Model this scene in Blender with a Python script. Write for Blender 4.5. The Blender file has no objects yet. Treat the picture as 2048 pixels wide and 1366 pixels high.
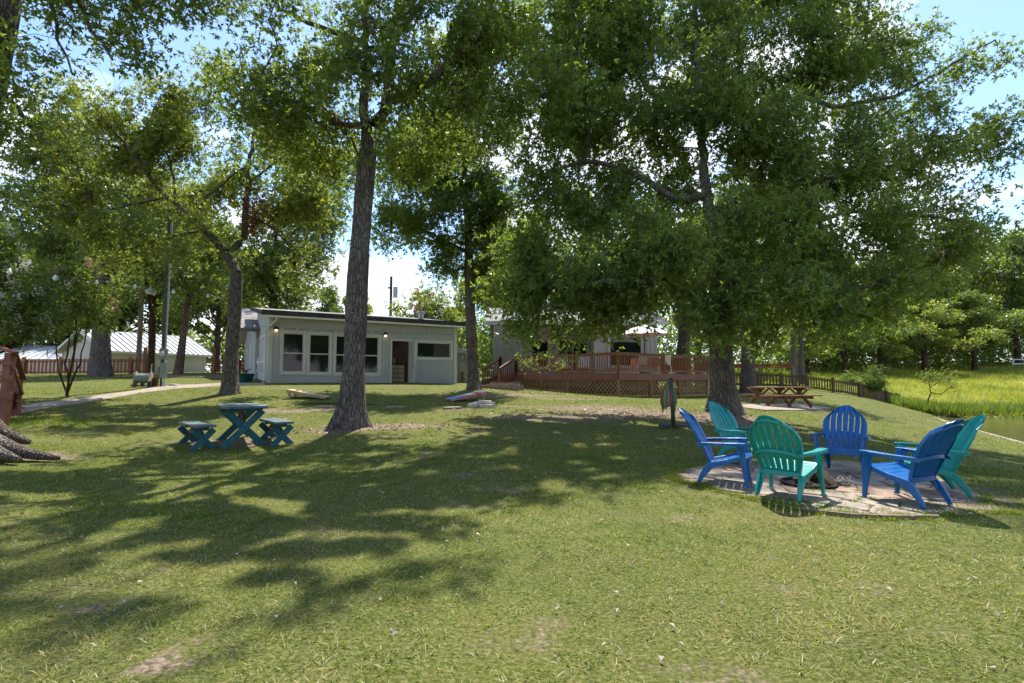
import bpy, math, random
import numpy as np
from mathutils import Vector, Matrix
random.seed(7)
R = np.random.RandomState(11)
rad = math.radians
sc = bpy.context.scene
C = sc.collection

# ------------------------------------------------------------------ camera, sky, sun, exposure
CAMZ = 1.38
PITCH = rad(4.13)
cd = bpy.data.cameras.new('camera'); cam = bpy.data.objects.new('camera', cd); C.objects.link(cam)
cam.location = (0, 0, CAMZ); cam.rotation_euler = (math.pi/2 + PITCH, 0, 0)
cd.sensor_width = 36; cd.lens = 18; cd.clip_start = .05; cd.clip_end = 1500
sc.camera = cam
SUN_EL, SUN_AZ = rad(60), rad(9)          # azimuth measured from +Y (ahead) towards +X
w = bpy.data.worlds.new('World'); sc.world = w; w.use_nodes = True
nt = w.node_tree; nt.nodes.clear()
N = nt.nodes.new; L = nt.links.new
out = N('ShaderNodeOutputWorld'); mixs = N('ShaderNodeMixShader')
bg = N('ShaderNodeBackground'); bg.inputs[1].default_value = .092
sky = N('ShaderNodeTexSky'); sky.sky_type = 'NISHITA'; sky.sun_disc = False
sky.sun_elevation = SUN_EL; sky.sun_rotation = SUN_AZ; sky.air_density = 1.0; sky.dust_density = .4; sky.ozone_density = 4
L(sky.outputs[0], bg.inputs[0])
cl = N('ShaderNodeBackground'); cl.inputs[0].default_value = (.86, .9, 1, 1); cl.inputs[1].default_value = .56
tc = N('ShaderNodeTexCoord'); mp = N('ShaderNodeMapping'); mp.inputs['Scale'].default_value = (1, 1, 2.3); mp.inputs['Location'].default_value = (.35, .1, .2)
L(tc.outputs['Generated'], mp.inputs[0])
cn = N('ShaderNodeTexNoise'); cn.inputs['Scale'].default_value = 2.6; cn.inputs['Detail'].default_value = 9; cn.inputs['Roughness'].default_value = .56
L(mp.outputs[0], cn.inputs['Vector'])
sx = N('ShaderNodeSeparateXYZ'); L(tc.outputs['Generated'], sx.inputs[0])
mr = N('ShaderNodeMapRange'); mr.inputs[1].default_value = 0; mr.inputs[2].default_value = .75; mr.inputs[3].default_value = .15; mr.inputs[4].default_value = -.05
L(sx.outputs[2], mr.inputs[0])
ad = N('ShaderNodeMath'); ad.operation = 'ADD'; L(cn.outputs[0], ad.inputs[0]); L(mr.outputs[0], ad.inputs[1])
rp = N('ShaderNodeValToRGB'); rp.color_ramp.elements[0].position = .52; rp.color_ramp.elements[1].position = .63
L(ad.outputs[0], rp.inputs[0]); L(rp.outputs[0], mixs.inputs[0]); L(bg.outputs[0], mixs.inputs[1]); L(cl.outputs[0], mixs.inputs[2])
L(mixs.outputs[0], out.inputs[0])
sl = bpy.data.lights.new('sun', 'SUN'); sl.energy = 2.85; sl.angle = rad(.55); sl.color = (1, .95, .86)
so = bpy.data.objects.new('sun', sl); C.objects.link(so)
sv = Vector((math.sin(SUN_AZ)*math.cos(SUN_EL), math.cos(SUN_AZ)*math.cos(SUN_EL), math.sin(SUN_EL)))
so.rotation_euler = (-sv).to_track_quat('-Z', 'Y').to_euler(); so.location = (0, 0, 60)
sc.view_settings.view_transform = 'Standard'; sc.view_settings.look = 'None'
sc.view_settings.exposure = 1.75; sc.view_settings.gamma = 1
sc.render.engine = 'CYCLES'
cy = sc.cycles
cy.max_bounces = 10; cy.diffuse_bounces = 7; cy.glossy_bounces = 3; cy.transmission_bounces = 8; cy.transparent_max_bounces = 8
cy.use_denoising = True
cy.caustics_reflective = False; cy.caustics_refractive = False

# ------------------------------------------------------------------ pixel rays (photo pixels 2048 x 1366)
def ray(px, py):
    x = (px-1024)/1024; y = (683-py)/1024
    return np.array([x, math.cos(PITCH)-y*math.sin(PITCH), math.sin(PITCH)+y*math.cos(PITCH)])
def P(px, py, D):
    d = ray(px, py); k = D/d[1]
    return np.array([d[0]*k, D, CAMZ+d[2]*k])
def m_per_px(D): return D/1024

# ------------------------------------------------------------------ terrain
ctl = [tuple(P(*a)) for a in [
    (100, 914, 8.4), (470, 895, 9.6), (360, 893, 9.6), (560, 893, 9.7), (700, 847, 11), (20, 845, 11.5), (458, 787, 16.5), (535, 766, 21.5), (912, 768, 25.9),
    (326, 774, 18.5), (135, 794, 15), (50, 750, 30), (290, 748, 31), (455, 747, 33), (200, 754, 27.5), (948, 778, 20.5),
    (1032, 776, 26.5), (1236, 794, 22), (1416, 794, 25.8), (1342, 854, 11.5), (1447, 823, 14), (1497, 785, 28),
    (1560, 813, 20.5), (1463, 771, 37), (1610, 778, 33), (1716, 793, 34), (1792, 810, 43), (1850, 829, 35.8), (1900, 846, 28.9),
    (1960, 863, 24.2), (2048, 886, 19.8), (1640, 830, 17.5), (1880, 905, 12), (1700, 760, 55), (2000, 780, 60), (1640, 742, 80),
    (1800, 741, 90), (2040, 727, 95), (1900, 735, 93), (1850, 812, 42), (2000, 822, 40), (850, 800, 17), (1750, 800, 36.5), (1775, 806, 39.5), (1700, 812, 25), (1750, 817, 26.5), (1800, 824, 29), (1680, 800, 28.5)]]
ctl += [(0, 0, 0), (-4, 2, 0), (4, 2, 0), (0, 5, 0), (-5, 5, .04), (3.9, 6.5, 0), (6, 6, -.02), (4, 8.5, .02), (8, 3, -.1), (12, 5, -.5), (15.5, 9, -.95),
        (16, 0, -1), (16, -12, -1), (0, -15, 0), (-15, -10, 0), (-14, 4, .2), (-40, 40, 1.9), (-60, 80, 2), (0, 60, 1.9), (0, 110, 2.2),
        (30, 140, 4.5), (100, 130, 5), (-60, 10, .9), (-30, -20, 0), (20, -35, -.5), (0, 250, 4), (-150, 200, 3), (180, 200, 6), (-150, 0, 1), (60, 90, 4), (120, 90, 4)]
ctl = np.array(ctl)
_c2 = 2.0**2
def _k(dx, dy): return np.sqrt(dx*dx+dy*dy+_c2)
_A = _k(ctl[:, 0][:, None]-ctl[:, 0], ctl[:, 1][:, None]-ctl[:, 1])
n_ = len(ctl)
_M = np.zeros((n_+1, n_+1)); _M[:n_, :n_] = _A - np.eye(n_)*.25; _M[n_, :n_] = 1; _M[:n_, n_] = 1
_W = np.linalg.solve(_M, np.append(ctl[:, 2], 0))
WZ = -1.30
shore = [tuple(P(*a)[:2]) for a in [(1846, 827, 36.3), (1850, 829, 35.8), (1900, 846, 28.9), (1960, 863, 24.2), (2048, 886, 19.8)]] + [(17.6, 14), (16.8, 6), (17, -3), (26, -8)]
lake = shore + [(60, -11), (160, -12), (160, 36), (60, 35.5), (42, 34.2), (36, 34.9), (31, 34.6)]
LK = np.array(lake)
def seg_dist(x, y, poly, closed=True):
    d = np.full(x.shape, 1e9); n = len(poly)
    for i in range(n if closed else n-1):
        a = poly[i]; b = poly[(i+1) % n]
        ex, ey = b[0]-a[0], b[1]-a[1]; l2 = ex*ex+ey*ey
        t = np.clip(((x-a[0])*ex+(y-a[1])*ey)/l2, 0, 1)
        d = np.minimum(d, np.hypot(x-a[0]-t*ex, y-a[1]-t*ey))
    return d
def inside(x, y, poly):
    r = np.zeros(x.shape, bool); n = len(poly)
    for i in range(n):
        a = poly[i]; b = poly[(i+1) % n]
        if a[1] == b[1]: continue
        c = ((a[1] > y) != (b[1] > y)) & (x < (b[0]-a[0])*(y-a[1])/(b[1]-a[1])+a[0])
        r ^= c
    return r
_tab = R.rand(256, 256)
def vnoise(x, y):
    xi = np.floor(x).astype(int); yi = np.floor(y).astype(int); fx = x-xi; fy = y-yi
    fx = fx*fx*(3-2*fx); fy = fy*fy*(3-2*fy)
    g = lambda a, b: _tab[a & 255, b & 255]
    return (g(xi, yi)*(1-fx)+g(xi+1, yi)*fx)*(1-fy)+(g(xi, yi+1)*(1-fx)+g(xi+1, yi+1)*fx)*fy
def fbm(x, y, o=4):
    s = 0; a = .5; t = 0
    for i in range(o):
        s = s+a*vnoise(x*2**i+17*i, y*2**i+31*i); t += a; a *= .55
    return s/t
def H(x, y):
    x = np.atleast_1d(np.asarray(x, float)); y = np.atleast_1d(np.asarray(y, float))
    z = np.full(x.shape, _W[n_])
    for i in range(n_): z = z+_W[i]*_k(x-ctl[i, 0], y-ctl[i, 1])
    rr = np.hypot(x, y)
    z = z+(fbm(x*.9, y*.9, 2)-.5)*.05*np.clip(rr/6, .4, 1)
    z = np.where(rr > 140, np.clip(z, -1, 8), z)
    dl = seg_dist(x, y, LK); ins = inside(x, y, LK)
    z = np.where(ins, np.minimum(z, WZ+.12-np.minimum(1.2, dl*1.4)), np.maximum(z, WZ+.14))
    return z
def h1(x, y): return float(H(x, y)[0])
def gpt(px, D):
    x = (px-1024)/1024*D/math.cos(PITCH)*1.0
    x = ray(px, 760)[0]*D/ray(px, 760)[1]
    return np.array([x, D, h1(x, D)])
def at(px, py, far=160):
    d = ray(px, py); ys = np.concatenate([np.arange(1.5, 30, .05), np.arange(30, far, .25)])
    k = ys/d[1]; xs = d[0]*k; zs = CAMZ+d[2]*k
    hit = np.nonzero(zs < H(xs, ys))[0]
    i = hit[0] if len(hit) else len(ys)-1
    return np.array([xs[i], ys[i], h1(xs[i], ys[i])])

# ------------------------------------------------------------------ object helpers
def tag(o, label=None, cat=None, group=None, kind=None):
    if label: o['label'] = label
    if cat: o['category'] = cat
    if group: o['group'] = group
    if kind: o['kind'] = kind
    return o
def thing(name, label, cat, loc=(0, 0, 0), rz=0, group=None):
    o = bpy.data.objects.new(name, None); C.objects.link(o)
    o.location = [float(v) for v in loc]; o.rotation_euler = (0, 0, rz); o.empty_display_size = .2
    return tag(o, label, cat, group)
def link(name, me, parent=None, loc=None):
    o = bpy.data.objects.new(name, me); C.objects.link(o)
    if parent is not None: o.parent = parent
    if loc is not None: o.location = [float(v) for v in loc]
    return o
def np_mesh(name, verts, faces, mats, smooth=False, attr=None, origin=None, fattr=None):
    """faces: (n,k) int array"""
    verts = np.asarray(verts, np.float32)
    if origin is not None: verts = verts-np.asarray(origin, np.float32)
    faces = np.asarray(faces, np.int32); n, k = faces.shape
    me = bpy.data.meshes.new(name)
    me.vertices.add(len(verts)); me.vertices.foreach_set('co', verts.ravel())
    me.loops.add(n*k); me.loops.foreach_set('vertex_index', faces.ravel())
    me.polygons.add(n); me.polygons.foreach_set('loop_start', np.arange(0, n*k, k, dtype=np.int32))
    try: me.polygons.foreach_set('loop_total', np.full(n, k, np.int32))
    except Exception: pass
    if smooth: me.polygons.foreach_set('use_smooth', np.ones(n, bool))
    me.update(calc_edges=True)
    for m in (mats if isinstance(mats, (list, tuple)) else [mats]): me.materials.append(m)
    if attr:
        for an, av in attr.items():
            a = me.attributes.new(an, 'FLOAT', 'POINT'); a.data.foreach_set('value', np.asarray(av, np.float32))
    return me
class MB:
    def __init__(s): s.v = []; s.f = []
    def add(s, vs, fs):
        b = len(s.v); s.v += [tuple(map(float, v)) for v in vs]; s.f += [tuple(i+b for i in f) for f in fs]; return s
    def box(s, c, d, M=None):
        vs = [Vector((x*d[0]/2, y*d[1]/2, z*d[2]/2)) for x in (-1, 1) for y in (-1, 1) for z in (-1, 1)]
        if M is not None: vs = [M @ v for v in vs]
        c = Vector([float(q) for q in c])
        return s.add([v+c for v in vs], [(0, 1, 3, 2), (4, 6, 7, 5), (0, 4, 5, 1), (2, 3, 7, 6), (0, 2, 6, 4), (1, 5, 7, 3)])
    def bx(s, x0, x1, y0, y1, z0, z1): return s.box(((x0+x1)/2, (y0+y1)/2, (z0+z1)/2), (x1-x0, y1-y0, z1-z0))
    def bar(s, a, b, w, t, up=(0, 0, 1)):
        """bar from a to b: width w across up x dir, thickness t along up"""
        return s.sweep([a, b], [(w, t)]*2, up)
    def sweep(s, pts, wt, up=(0, 0, 1)):
        pts = [Vector([float(q) for q in p]) for p in pts]; up = Vector(up); n = len(pts); vs = []
        for i, p in enumerate(pts):
            d = (pts[min(i+1, n-1)]-pts[max(i-1, 0)]).normalized()
            sd = d.cross(up)
            if sd.length < 1e-4: sd = d.cross(Vector((1, 0, 0)))
            sd.normalize(); u = sd.cross(d).normalized(); W, T = wt[i] if isinstance(wt, list) else wt
            vs += [p+sd*(W/2)+u*(T/2), p-sd*(W/2)+u*(T/2), p-sd*(W/2)-u*(T/2), p+sd*(W/2)-u*(T/2)]
        fs = [(3, 2, 1, 0), tuple(4*(n-1)+k for k in range(4))]
        for i in range(n-1):
            for k in range(4):
                a = 4*i+k; b = 4*i+(k+1) % 4; fs.append((a, b, b+4, a+4))
        return s.add(vs, fs)
    def tube(s, pts, r, sides=6, cap=True):
        pts = [Vector([float(q) for q in p]) for p in pts]; n = len(pts); vs = []
        rr = r if isinstance(r, (list, tuple)) else [r]*n
        ref = Vector((.3, .2, 1)).normalized()
        for i, p in enumerate(pts):
            d = (pts[min(i+1, n-1)]-pts[max(i-1, 0)]).normalized()
            a = d.cross(ref if abs(d.dot(ref)) < .97 else Vector((1, 0, 0))).normalized(); b = d.cross(a)
            for k in range(sides):
                t = 2*math.pi*k/sides; vs.append(p+(a*math.cos(t)+b*math.sin(t))*rr[i])
        fs = [(i*sides+k, i*sides+(k+1) % sides, (i+1)*sides+(k+1) % sides, (i+1)*sides+k) for i in range(n-1) for k in range(sides)]
        if cap: fs += [tuple(range(sides))[::-1], tuple((n-1)*sides+k for k in range(sides))]
        return s.add(vs, fs)
    def prism(s, poly, z0, z1):
        n = len(poly); s.add([(x, y, z0) for x, y in poly]+[(x, y, z1) for x, y in poly],
              [tuple(range(n))[::-1], tuple(range(n, 2*n))]+[(i, (i+1) % n, n+(i+1) % n, n+i) for i in range(n)]); return s
    def extrude(s, poly3, vec):
        n = len(poly3); p2 = [tuple(np.array(p)+np.array(vec)) for p in poly3]
        return s.add(list(poly3)+p2, [tuple(range(n))[::-1], tuple(range(n, 2*n))]+[(i, (i+1) % n, n+(i+1) % n, n+i) for i in range(n)])
    def mesh(s, name, mat, origin=None, smooth=False, fix=True):
        me = bpy.data.meshes.new(name)
        vs = s.v if origin is None else [(a-origin[0], b-origin[1], c-origin[2]) for a, b, c in s.v]
        me.from_pydata(vs, [], s.f)
        if fix:
            import bmesh
            bm = bmesh.new(); bm.from_mesh(me); bmesh.ops.recalc_face_normals(bm, faces=bm.faces); bm.to_mesh(me); bm.free()
        if smooth:
            for p in me.polygons: p.use_smooth = True
        me.materials.append(mat); me.update(); return me
    def build(s, name, mat, parent=None, world=False, smooth=False, bevel=0, loc=None):
        """world: vertices are world coordinates, parent is an unrotated root"""
        org = tuple(parent.location) if (world and parent is not None) else None
        me = s.mesh(name, mat, org, smooth)
        o = link(name, me, parent, loc)
        if bevel:
            b = o.modifiers.new('bevel', 'BEVEL'); b.width = bevel; b.segments = 2; b.limit_method = 'ANGLE'; b.angle_limit = rad(40)
        return o

# ------------------------------------------------------------------ materials
def lin(c): return tuple(((v/255)/12.92 if v/255 < .04045 else ((v/255+.055)/1.055)**2.4) for v in c)
def nmat(name, c1, c2=None, scale=5, rough=.7, bump=0, bscale=None, stretch=(1, 1, 1), detail=6, spec=.3, metallic=0, lo=.35, hi=.65, c3=None, c3scale=1, c3lo=.5, c3hi=.7, bdist=.02, coord='Object'):
    m = bpy.data.materials.new(name); m.use_nodes = True; t = m.node_tree; b = t.nodes['Principled BSDF']
    b.inputs['Roughness'].default_value = rough; b.inputs['Specular IOR Level'].default_value = spec; b.inputs['Metallic'].default_value = metallic
    c2 = c2 or c1
    n = t.nodes.new; l = t.links.new
    tcd = n('ShaderNodeTexCoord'); mpp = n('ShaderNodeMapping'); mpp.inputs['Scale'].default_value = stretch; l(tcd.outputs[coord], mpp.inputs[0])
    no = n('ShaderNodeTexNoise'); no.inputs['Scale'].default_value = scale; no.inputs['Detail'].default_value = detail; no.inputs['Roughness'].default_value = .62; l(mpp.outputs[0], no.inputs['Vector'])
    r = n('ShaderNodeValToRGB'); r.color_ramp.elements[0].position = lo; r.color_ramp.elements[1].position = hi
    r.color_ramp.elements[0].color = (*c1, 1); r.color_ramp.elements[1].color = (*c2, 1); l(no.outputs[0], r.inputs[0]); last = r.outputs[0]
    if c3:
        n3 = n('ShaderNodeTexNoise'); n3.inputs['Scale'].default_value = c3scale; n3.inputs['Detail'].default_value = 5; l(tcd.outputs[coord], n3.inputs['Vector'])
        r3 = n('ShaderNodeMapRange'); r3.inputs[1].default_value = c3lo; r3.inputs[2].default_value = c3hi; l(n3.outputs[0], r3.inputs[0])
        mx = n('ShaderNodeMixRGB'); l(r3.outputs[0], mx.inputs[0]); l(last, mx.inputs[1]); mx.inputs[2].default_value = (*c3, 1); last = mx.outputs[0]
    l(last, b.inputs['Base Color'])
    if bump:
        nb = n('ShaderNodeTexNoise'); nb.inputs['Scale'].default_value = bscale or scale*2; nb.inputs['Detail'].default_value = 7; l(mpp.outputs[0], nb.inputs['Vector'])
        bp = n('ShaderNodeBump'); bp.inputs['Strength'].default_value = bump; bp.inputs['Distance'].default_value = bdist; l(nb.outputs[0], bp.inputs['Height']); l(bp.outputs[0], b.inputs['Normal'])
    m['b'] = 1
    return m
def leafmat(name, cols, trans=.45, tint=(1.25, 1.2, .5), rough=.45, spec=.35, attr='rnd'):
    m = bpy.data.materials.new(name); m.use_nodes = True; t = m.node_tree; t.nodes.remove(t.nodes['Principled BSDF']); n = t.nodes.new; l = t.links.new
    a = n('ShaderNodeAttribute'); a.attribute_name = attr
    r = n('ShaderNodeValToRGB'); e = r.color_ramp.elements; e[0].color = (*cols[0][1], 1); e[0].position = cols[0][0]; e[1].color = (*cols[-1][1], 1); e[1].position = cols[-1][0]
    for p, c in cols[1:-1]: q = e.new(p); q.color = (*c, 1)
    l(a.outputs['Fac'], r.inputs[0])
    b = n('ShaderNodeBsdfPrincipled'); b.inputs['Roughness'].default_value = rough; b.inputs['Specular IOR Level'].default_value = spec; l(r.outputs[0], b.inputs['Base Color'])
    tr = n('ShaderNodeBsdfTranslucent'); mu = n('ShaderNodeMixRGB'); mu.blend_type = 'MULTIPLY'; mu.inputs[0].default_value = 1; mu.inputs[2].default_value = (*tint, 1); l(r.outputs[0], mu.inputs[1]); l(mu.outputs[0], tr.inputs[0])
    mx = n('ShaderNodeMixShader'); mx.inputs[0].default_value = trans; l(b.outputs[0], mx.inputs[1]); l(tr.outputs[0], mx.inputs[2]); l(mx.outputs[0], t.nodes['Material Output'].inputs[0])
    return m
M = {}
def barkmat(name, dark, mid, lichen, sc_=15, zs=.2):
    m = bpy.data.materials.new(name); m.use_nodes = True; t = m.node_tree; b = t.nodes['Principled BSDF']; n = t.nodes.new; l = t.links.new; b.inputs['Roughness'].default_value = .95; b.inputs['Specular IOR Level'].default_value = .15
    g = n('ShaderNodeTexCoord'); mp_ = n('ShaderNodeMapping'); mp_.inputs['Scale'].default_value = (1, 1, zs); l(g.outputs['Object'], mp_.inputs[0])
    nz = n('ShaderNodeTexNoise'); nz.inputs['Scale'].default_value = 6; nz.inputs['Detail'].default_value = 4; l(mp_.outputs[0], nz.inputs['Vector'])
    mixv = n('ShaderNodeMixRGB'); mixv.inputs[0].default_value = .12; l(mp_.outputs[0], mixv.inputs[1]); l(nz.outputs['Color'], mixv.inputs[2])
    vo = n('ShaderNodeTexVoronoi'); vo.feature = 'DISTANCE_TO_EDGE'; vo.inputs['Scale'].default_value = sc_*1.6; l(mixv.outputs[0], vo.inputs['Vector'])
    r = n('ShaderNodeValToRGB'); e = r.color_ramp.elements; e[0].position = 0; e[0].color = (*dark, 1); e[1].position = .30; e[1].color = (*mid, 1); l(vo.outputs['Distance'], r.inputs[0])
    f = n('ShaderNodeTexNoise'); f.inputs['Scale'].default_value = 34; f.inputs['Detail'].default_value = 8; l(g.outputs['Object'], f.inputs['Vector'])
    fr_ = n('ShaderNodeMapRange'); fr_.inputs[1].default_value = .52; fr_.inputs[2].default_value = .66; l(f.outputs[0], fr_.inputs[0])
    big = n('ShaderNodeTexNoise'); big.inputs['Scale'].default_value = 2.2; big.inputs['Detail'].default_value = 4; l(g.outputs['Object'], big.inputs['Vector'])
    br = n('ShaderNodeMapRange'); br.inputs[1].default_value = .42; br.inputs[2].default_value = .62; br.inputs[4].default_value = .75; l(big.outputs[0], br.inputs[0])
    mu = n('ShaderNodeMath'); mu.operation = 'MULTIPLY'; l(fr_.outputs[0], mu.inputs[0]); l(br.outputs[0], mu.inputs[1])
    mx = n('ShaderNodeMixRGB'); l(mu.outputs[0], mx.inputs[0]); l(r.outputs[0], mx.inputs[1]); mx.inputs[2].default_value = (*lichen, 1); l(mx.outputs[0], b.inputs['Base Color'])
    ad2 = n('ShaderNodeMath'); ad2.operation = 'MULTIPLY_ADD'; l(f.outputs[0], ad2.inputs[0]); ad2.inputs[1].default_value = .25; l(vo.outputs['Distance'], ad2.inputs[2])
    bp = n('ShaderNodeBump'); bp.inputs['Strength'].default_value = 1; bp.inputs['Distance'].default_value = .09; l(ad2.outputs[0], bp.inputs['Height']); l(bp.outputs[0], b.inputs['Normal']); return m
M['bark'] = barkmat('oak_bark', (.06, .05, .042), (.24, .205, .175), (.42, .39, .35))
M['bark_root'] = barkmat('root_bark', (.06, .045, .035), (.24, .2, .165), (.36, .33, .28), 14, .9)
M['bark_brown'] = barkmat('brown_bark', (.025, .016, .011), (.12, .08, .055), (.2, .15, .11), 12)
M['bark_light'] = barkmat('pinkish_bark', (.08, .05, .035), (.24, .17, .13), (.34, .27, .22), 10)
def oakleaf(name, dark=1.0, yel=0.0):
    a = (.072*dark, .118*dark, .042*dark); b = (.118*dark+.02*yel, .178*dark, .052*dark); c = (.165*dark+.05*yel, .225*dark+.02*yel, .055*dark)
    return leafmat(name, [(0, a), (.5, b), (.97, c), (1, (.16, .09, .035))], .52, (1.7, 1.6, .55), .42, .4)
M['leafA'] = oakleaf('oak_leaf', 1.18, .25)
M['leafB'] = oakleaf('deep_oak_leaf', 1.22, .1)
M['leafC'] = oakleaf('yellowish_oak_leaf', 1.25, 1.3)
M['leafF'] = oakleaf('far_leaf', 1.0, .35)
M['leafY'] = oakleaf('pale_leaf', 1.3, 1.2)
M['leafM'] = oakleaf('myrtle_leaf', 1.05, .1)
M['juniper'] = oakleaf('juniper_leaf', .9, .1)
M['deadleaf'] = leafmat('dead_leaf', [(0, (.09, .03, .015)), (1, (.2, .08, .03))], .3, (1.3, 1, .8))
M['flower_white'] = leafmat('white_blossom', [(0, (.6, .62, .55)), (1, (.8, .8, .75))], .3, (1, 1, 1))
M['flower_pink'] = leafmat('pink_blossom', [(0, (.5, .16, .2)), (1, (.6, .3, .32))], .3, (1, 1, 1))
M['flower_red'] = leafmat('red_blossom', [(0, (.6, .05, .08)), (1, (.7, .2, .2))], .3, (1, 1, 1))

# ground: lawn earth with soil attribute
def ground_mat():
    m = bpy.data.materials.new('lawn_earth'); m.use_nodes = True; t = m.node_tree; b = t.nodes['Principled BSDF']; n = t.nodes.new; l = t.links.new
    b.inputs['Roughness'].default_value = .95; b.inputs['Specular IOR Level'].default_value = .1
    g = n('ShaderNodeTexCoord')
    def noise(s, d=6): q = n('ShaderNodeTexNoise'); q.inputs['Scale'].default_value = s; q.inputs['Detail'].default_value = d; q.inputs['Roughness'].default_value = .65; l(g.outputs['Object'], q.inputs['Vector']); return q
    def ramp(src, stops):
        r = n('ShaderNodeValToRGB'); e = r.color_ramp.elements; e[0].position = stops[0][0]; e[0].color = (*stops[0][1], 1); e[1].position = stops[-1][0]; e[1].color = (*stops[-1][1], 1)
        for p, c in stops[1:-1]: q = e.new(p); q.color = (*c, 1)
        l(src, r.inputs[0]); return r
    big = ramp(noise(.6).outputs[0], [(.35, (.085, .12, .018)), (.5, (.13, .165, .025)), (.65, (.18, .18, .04))])
    fine = ramp(noise(38, 8).outputs[0], [(.40, (.025, .024, .01)), (.5, (.10, .095, .035)), (.6, (.19, .165, .075)), (.7, (.32, .27, .15))])
    mg = n('ShaderNodeMixRGB'); mg.inputs[0].default_value = .6; l(big.outputs[0], mg.inputs[1]); l(fine.outputs[0], mg.inputs[2])
    soil = ramp(noise(26, 9).outputs[0], [(.36, (.06, .042, .026)), (.5, (.19, .14, .10)), (.64, (.36, .28, .2))])
    at_ = n('ShaderNodeAttribute'); at_.attribute_name = 'soil'
    sn = noise(22, 8); ad_ = n('ShaderNodeMath'); ad_.operation = 'MULTIPLY_ADD'; l(sn.outputs[0], ad_.inputs[0]); ad_.inputs[1].default_value = .9; l(at_.outputs['Fac'], ad_.inputs[2])
    mrr = n('ShaderNodeMapRange'); mrr.inputs[1].default_value = .72; mrr.inputs[2].default_value = .93; l(ad_.outputs[0], mrr.inputs[0])
    mx = n('ShaderNodeMixRGB'); l(mrr.outputs[0], mx.inputs[0]); l(mg.outputs[0], mx.inputs[1]); l(soil.outputs[0], mx.inputs[2])
    # far field is yellower
    af = n('ShaderNodeAttribute'); af.attribute_name = 'field'
    fr = ramp(noise(.25, 8).outputs[0], [(.35, (.12, .155, .03)), (.55, (.24, .27, .045)), (.7, (.31, .29, .10))])
    m2 = n('ShaderNodeMixRGB'); l(af.outputs['Fac'], m2.inputs[0]); l(mx.outputs[0], m2.inputs[1]); l(fr.outputs[0], m2.inputs[2])
    l(m2.outputs[0], b.inputs['Base Color'])
    bp = n('ShaderNodeBump'); bp.inputs['Strength'].default_value = .8; bp.inputs['Distance'].default_value = .04; l(noise(30, 8).outputs[0], bp.inputs['Height']); l(bp.outputs[0], b.inputs['Normal'])
    return m
M['ground'] = ground_mat()
M['grass'] = leafmat('grass_blade', [(0, (.055, .10, .012)), (.3, (.12, .19, .020)), (.68, (.225, .285, .034)), (.8, (.31, .30, .075)), (.92, (.42, .36, .18)), (1, (.52, .45, .28))], .4, (1.35, 1.3, .45), .5, .3)
M['field_grass'] = leafmat('field_grass', [(0, (.11, .16, .035)), (.45, (.23, .275, .05)), (.85, (.37, .38, .075)), (1, (.46, .39, .2))], .4, (1.2, 1.15, .45), .6, .2)
M['reed'] = leafmat('reed_leaf', [(0, (.08, .13, .03)), (.7, (.17, .25, .05)), (1, (.36, .33, .16))], .4, (1.3, 1.3, .5), .5, .3)

# ------------------------------------------------------------------ masks: bare soil
bare = []   # (x, y, rx, ry, strength)
for px, py, rx, ry, s in [(700, 858, 1.3, .4, .62), (800, 853, 1.2, .3, .7), (560, 822, 1.6, .6, .55), (460, 887, 1.5, .5, .5), (650, 820, .9, .5, .5), (1120, 835, 2.8, 1.0, .44), (1300, 828, 3.0, 1.2, .48), (1470, 838, 2.0, 1.2, .58), (1190, 815, 3, 1.2, .5),
                          (60, 912, 1.1, .35, .85), (385, 1345, .26, .13, .62), (170, 1215, .22, .1, .5), (290, 1185, .18, .08, .55), (860, 910, .35, .2, .5), (970, 865, .5, .2, .55), (920, 950, .5, .3, .42),
                          (430, 1300, .25, .1, .4), (1240, 1035, .4, .2, .35), (1130, 1100, .4, .2, .25), (1560, 1250, .3, .1, .2), (900, 1010, .5, .2, .35), (350, 1128, .2, .08, .5), (1300, 1330, .25, .1, .35), (780, 770, 1.6, .4, .5), (610, 778, 1.2, .5, .3),
                          (420, 752, 6, 2.5, .6), (1040, 790, 1.8, .6, .6), (960, 792, 1.2, .5, .6), (1130, 798, 2, .5, .6), (980, 812, 1.2, .5, .5), (900, 820, 1.0, .3, .5), (1560, 815, 2.6, 1.0, .8), (1000, 980, .35, .15, .45), (1700, 1040, 1.6, .3, .3), (1360, 1040, .25, .12, .45), (1700, 1290, .3, .1, .3), (1665, 972, 1.7, 1.15, 1.6)]:
    q = at(px, py); bare.append((q[0], q[1], rx, ry, s))
def soilmask(x, y):
    s = np.zeros_like(x)
    wx = x+(fbm(x*3+5, y*3, 3)-.5)*.7; wy = y+(fbm(x*3+50, y*3+9, 3)-.5)*.5
    for bx_, by_, rx, ry, st in bare:
        d = np.sqrt(((wx-bx_)/rx)**2+((wy-by_)/ry)**2); s = np.maximum(s, st*np.clip(1.35-d, 0, 1)/1.0)
    f = fbm(x*1.7+3, y*1.7, 5)
    near = np.clip(1.3-y/9, .15, 1)
    s = np.maximum(s, np.clip((f-.58)*3.2, 0, .36)*near)
    return np.clip(s, 0, 1)
def fieldmask(x, y):
    f = inside(x, y, FIELD); return f.astype(float)
FIELD = [tuple(P(*a)[:2]) for a in [(1463, 771, 40), (1560, 771, 38.5), (1640, 779, 36.5), (1716, 793, 37), (1792, 810, 44.5), (1830, 820, 40), (1846, 827, 36.6)]]+[(31, 34.6), (42, 34.2), (60, 35.5), (160, 36), (200, 120), (60, 125), (20, 120), (10, 60)]

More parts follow.
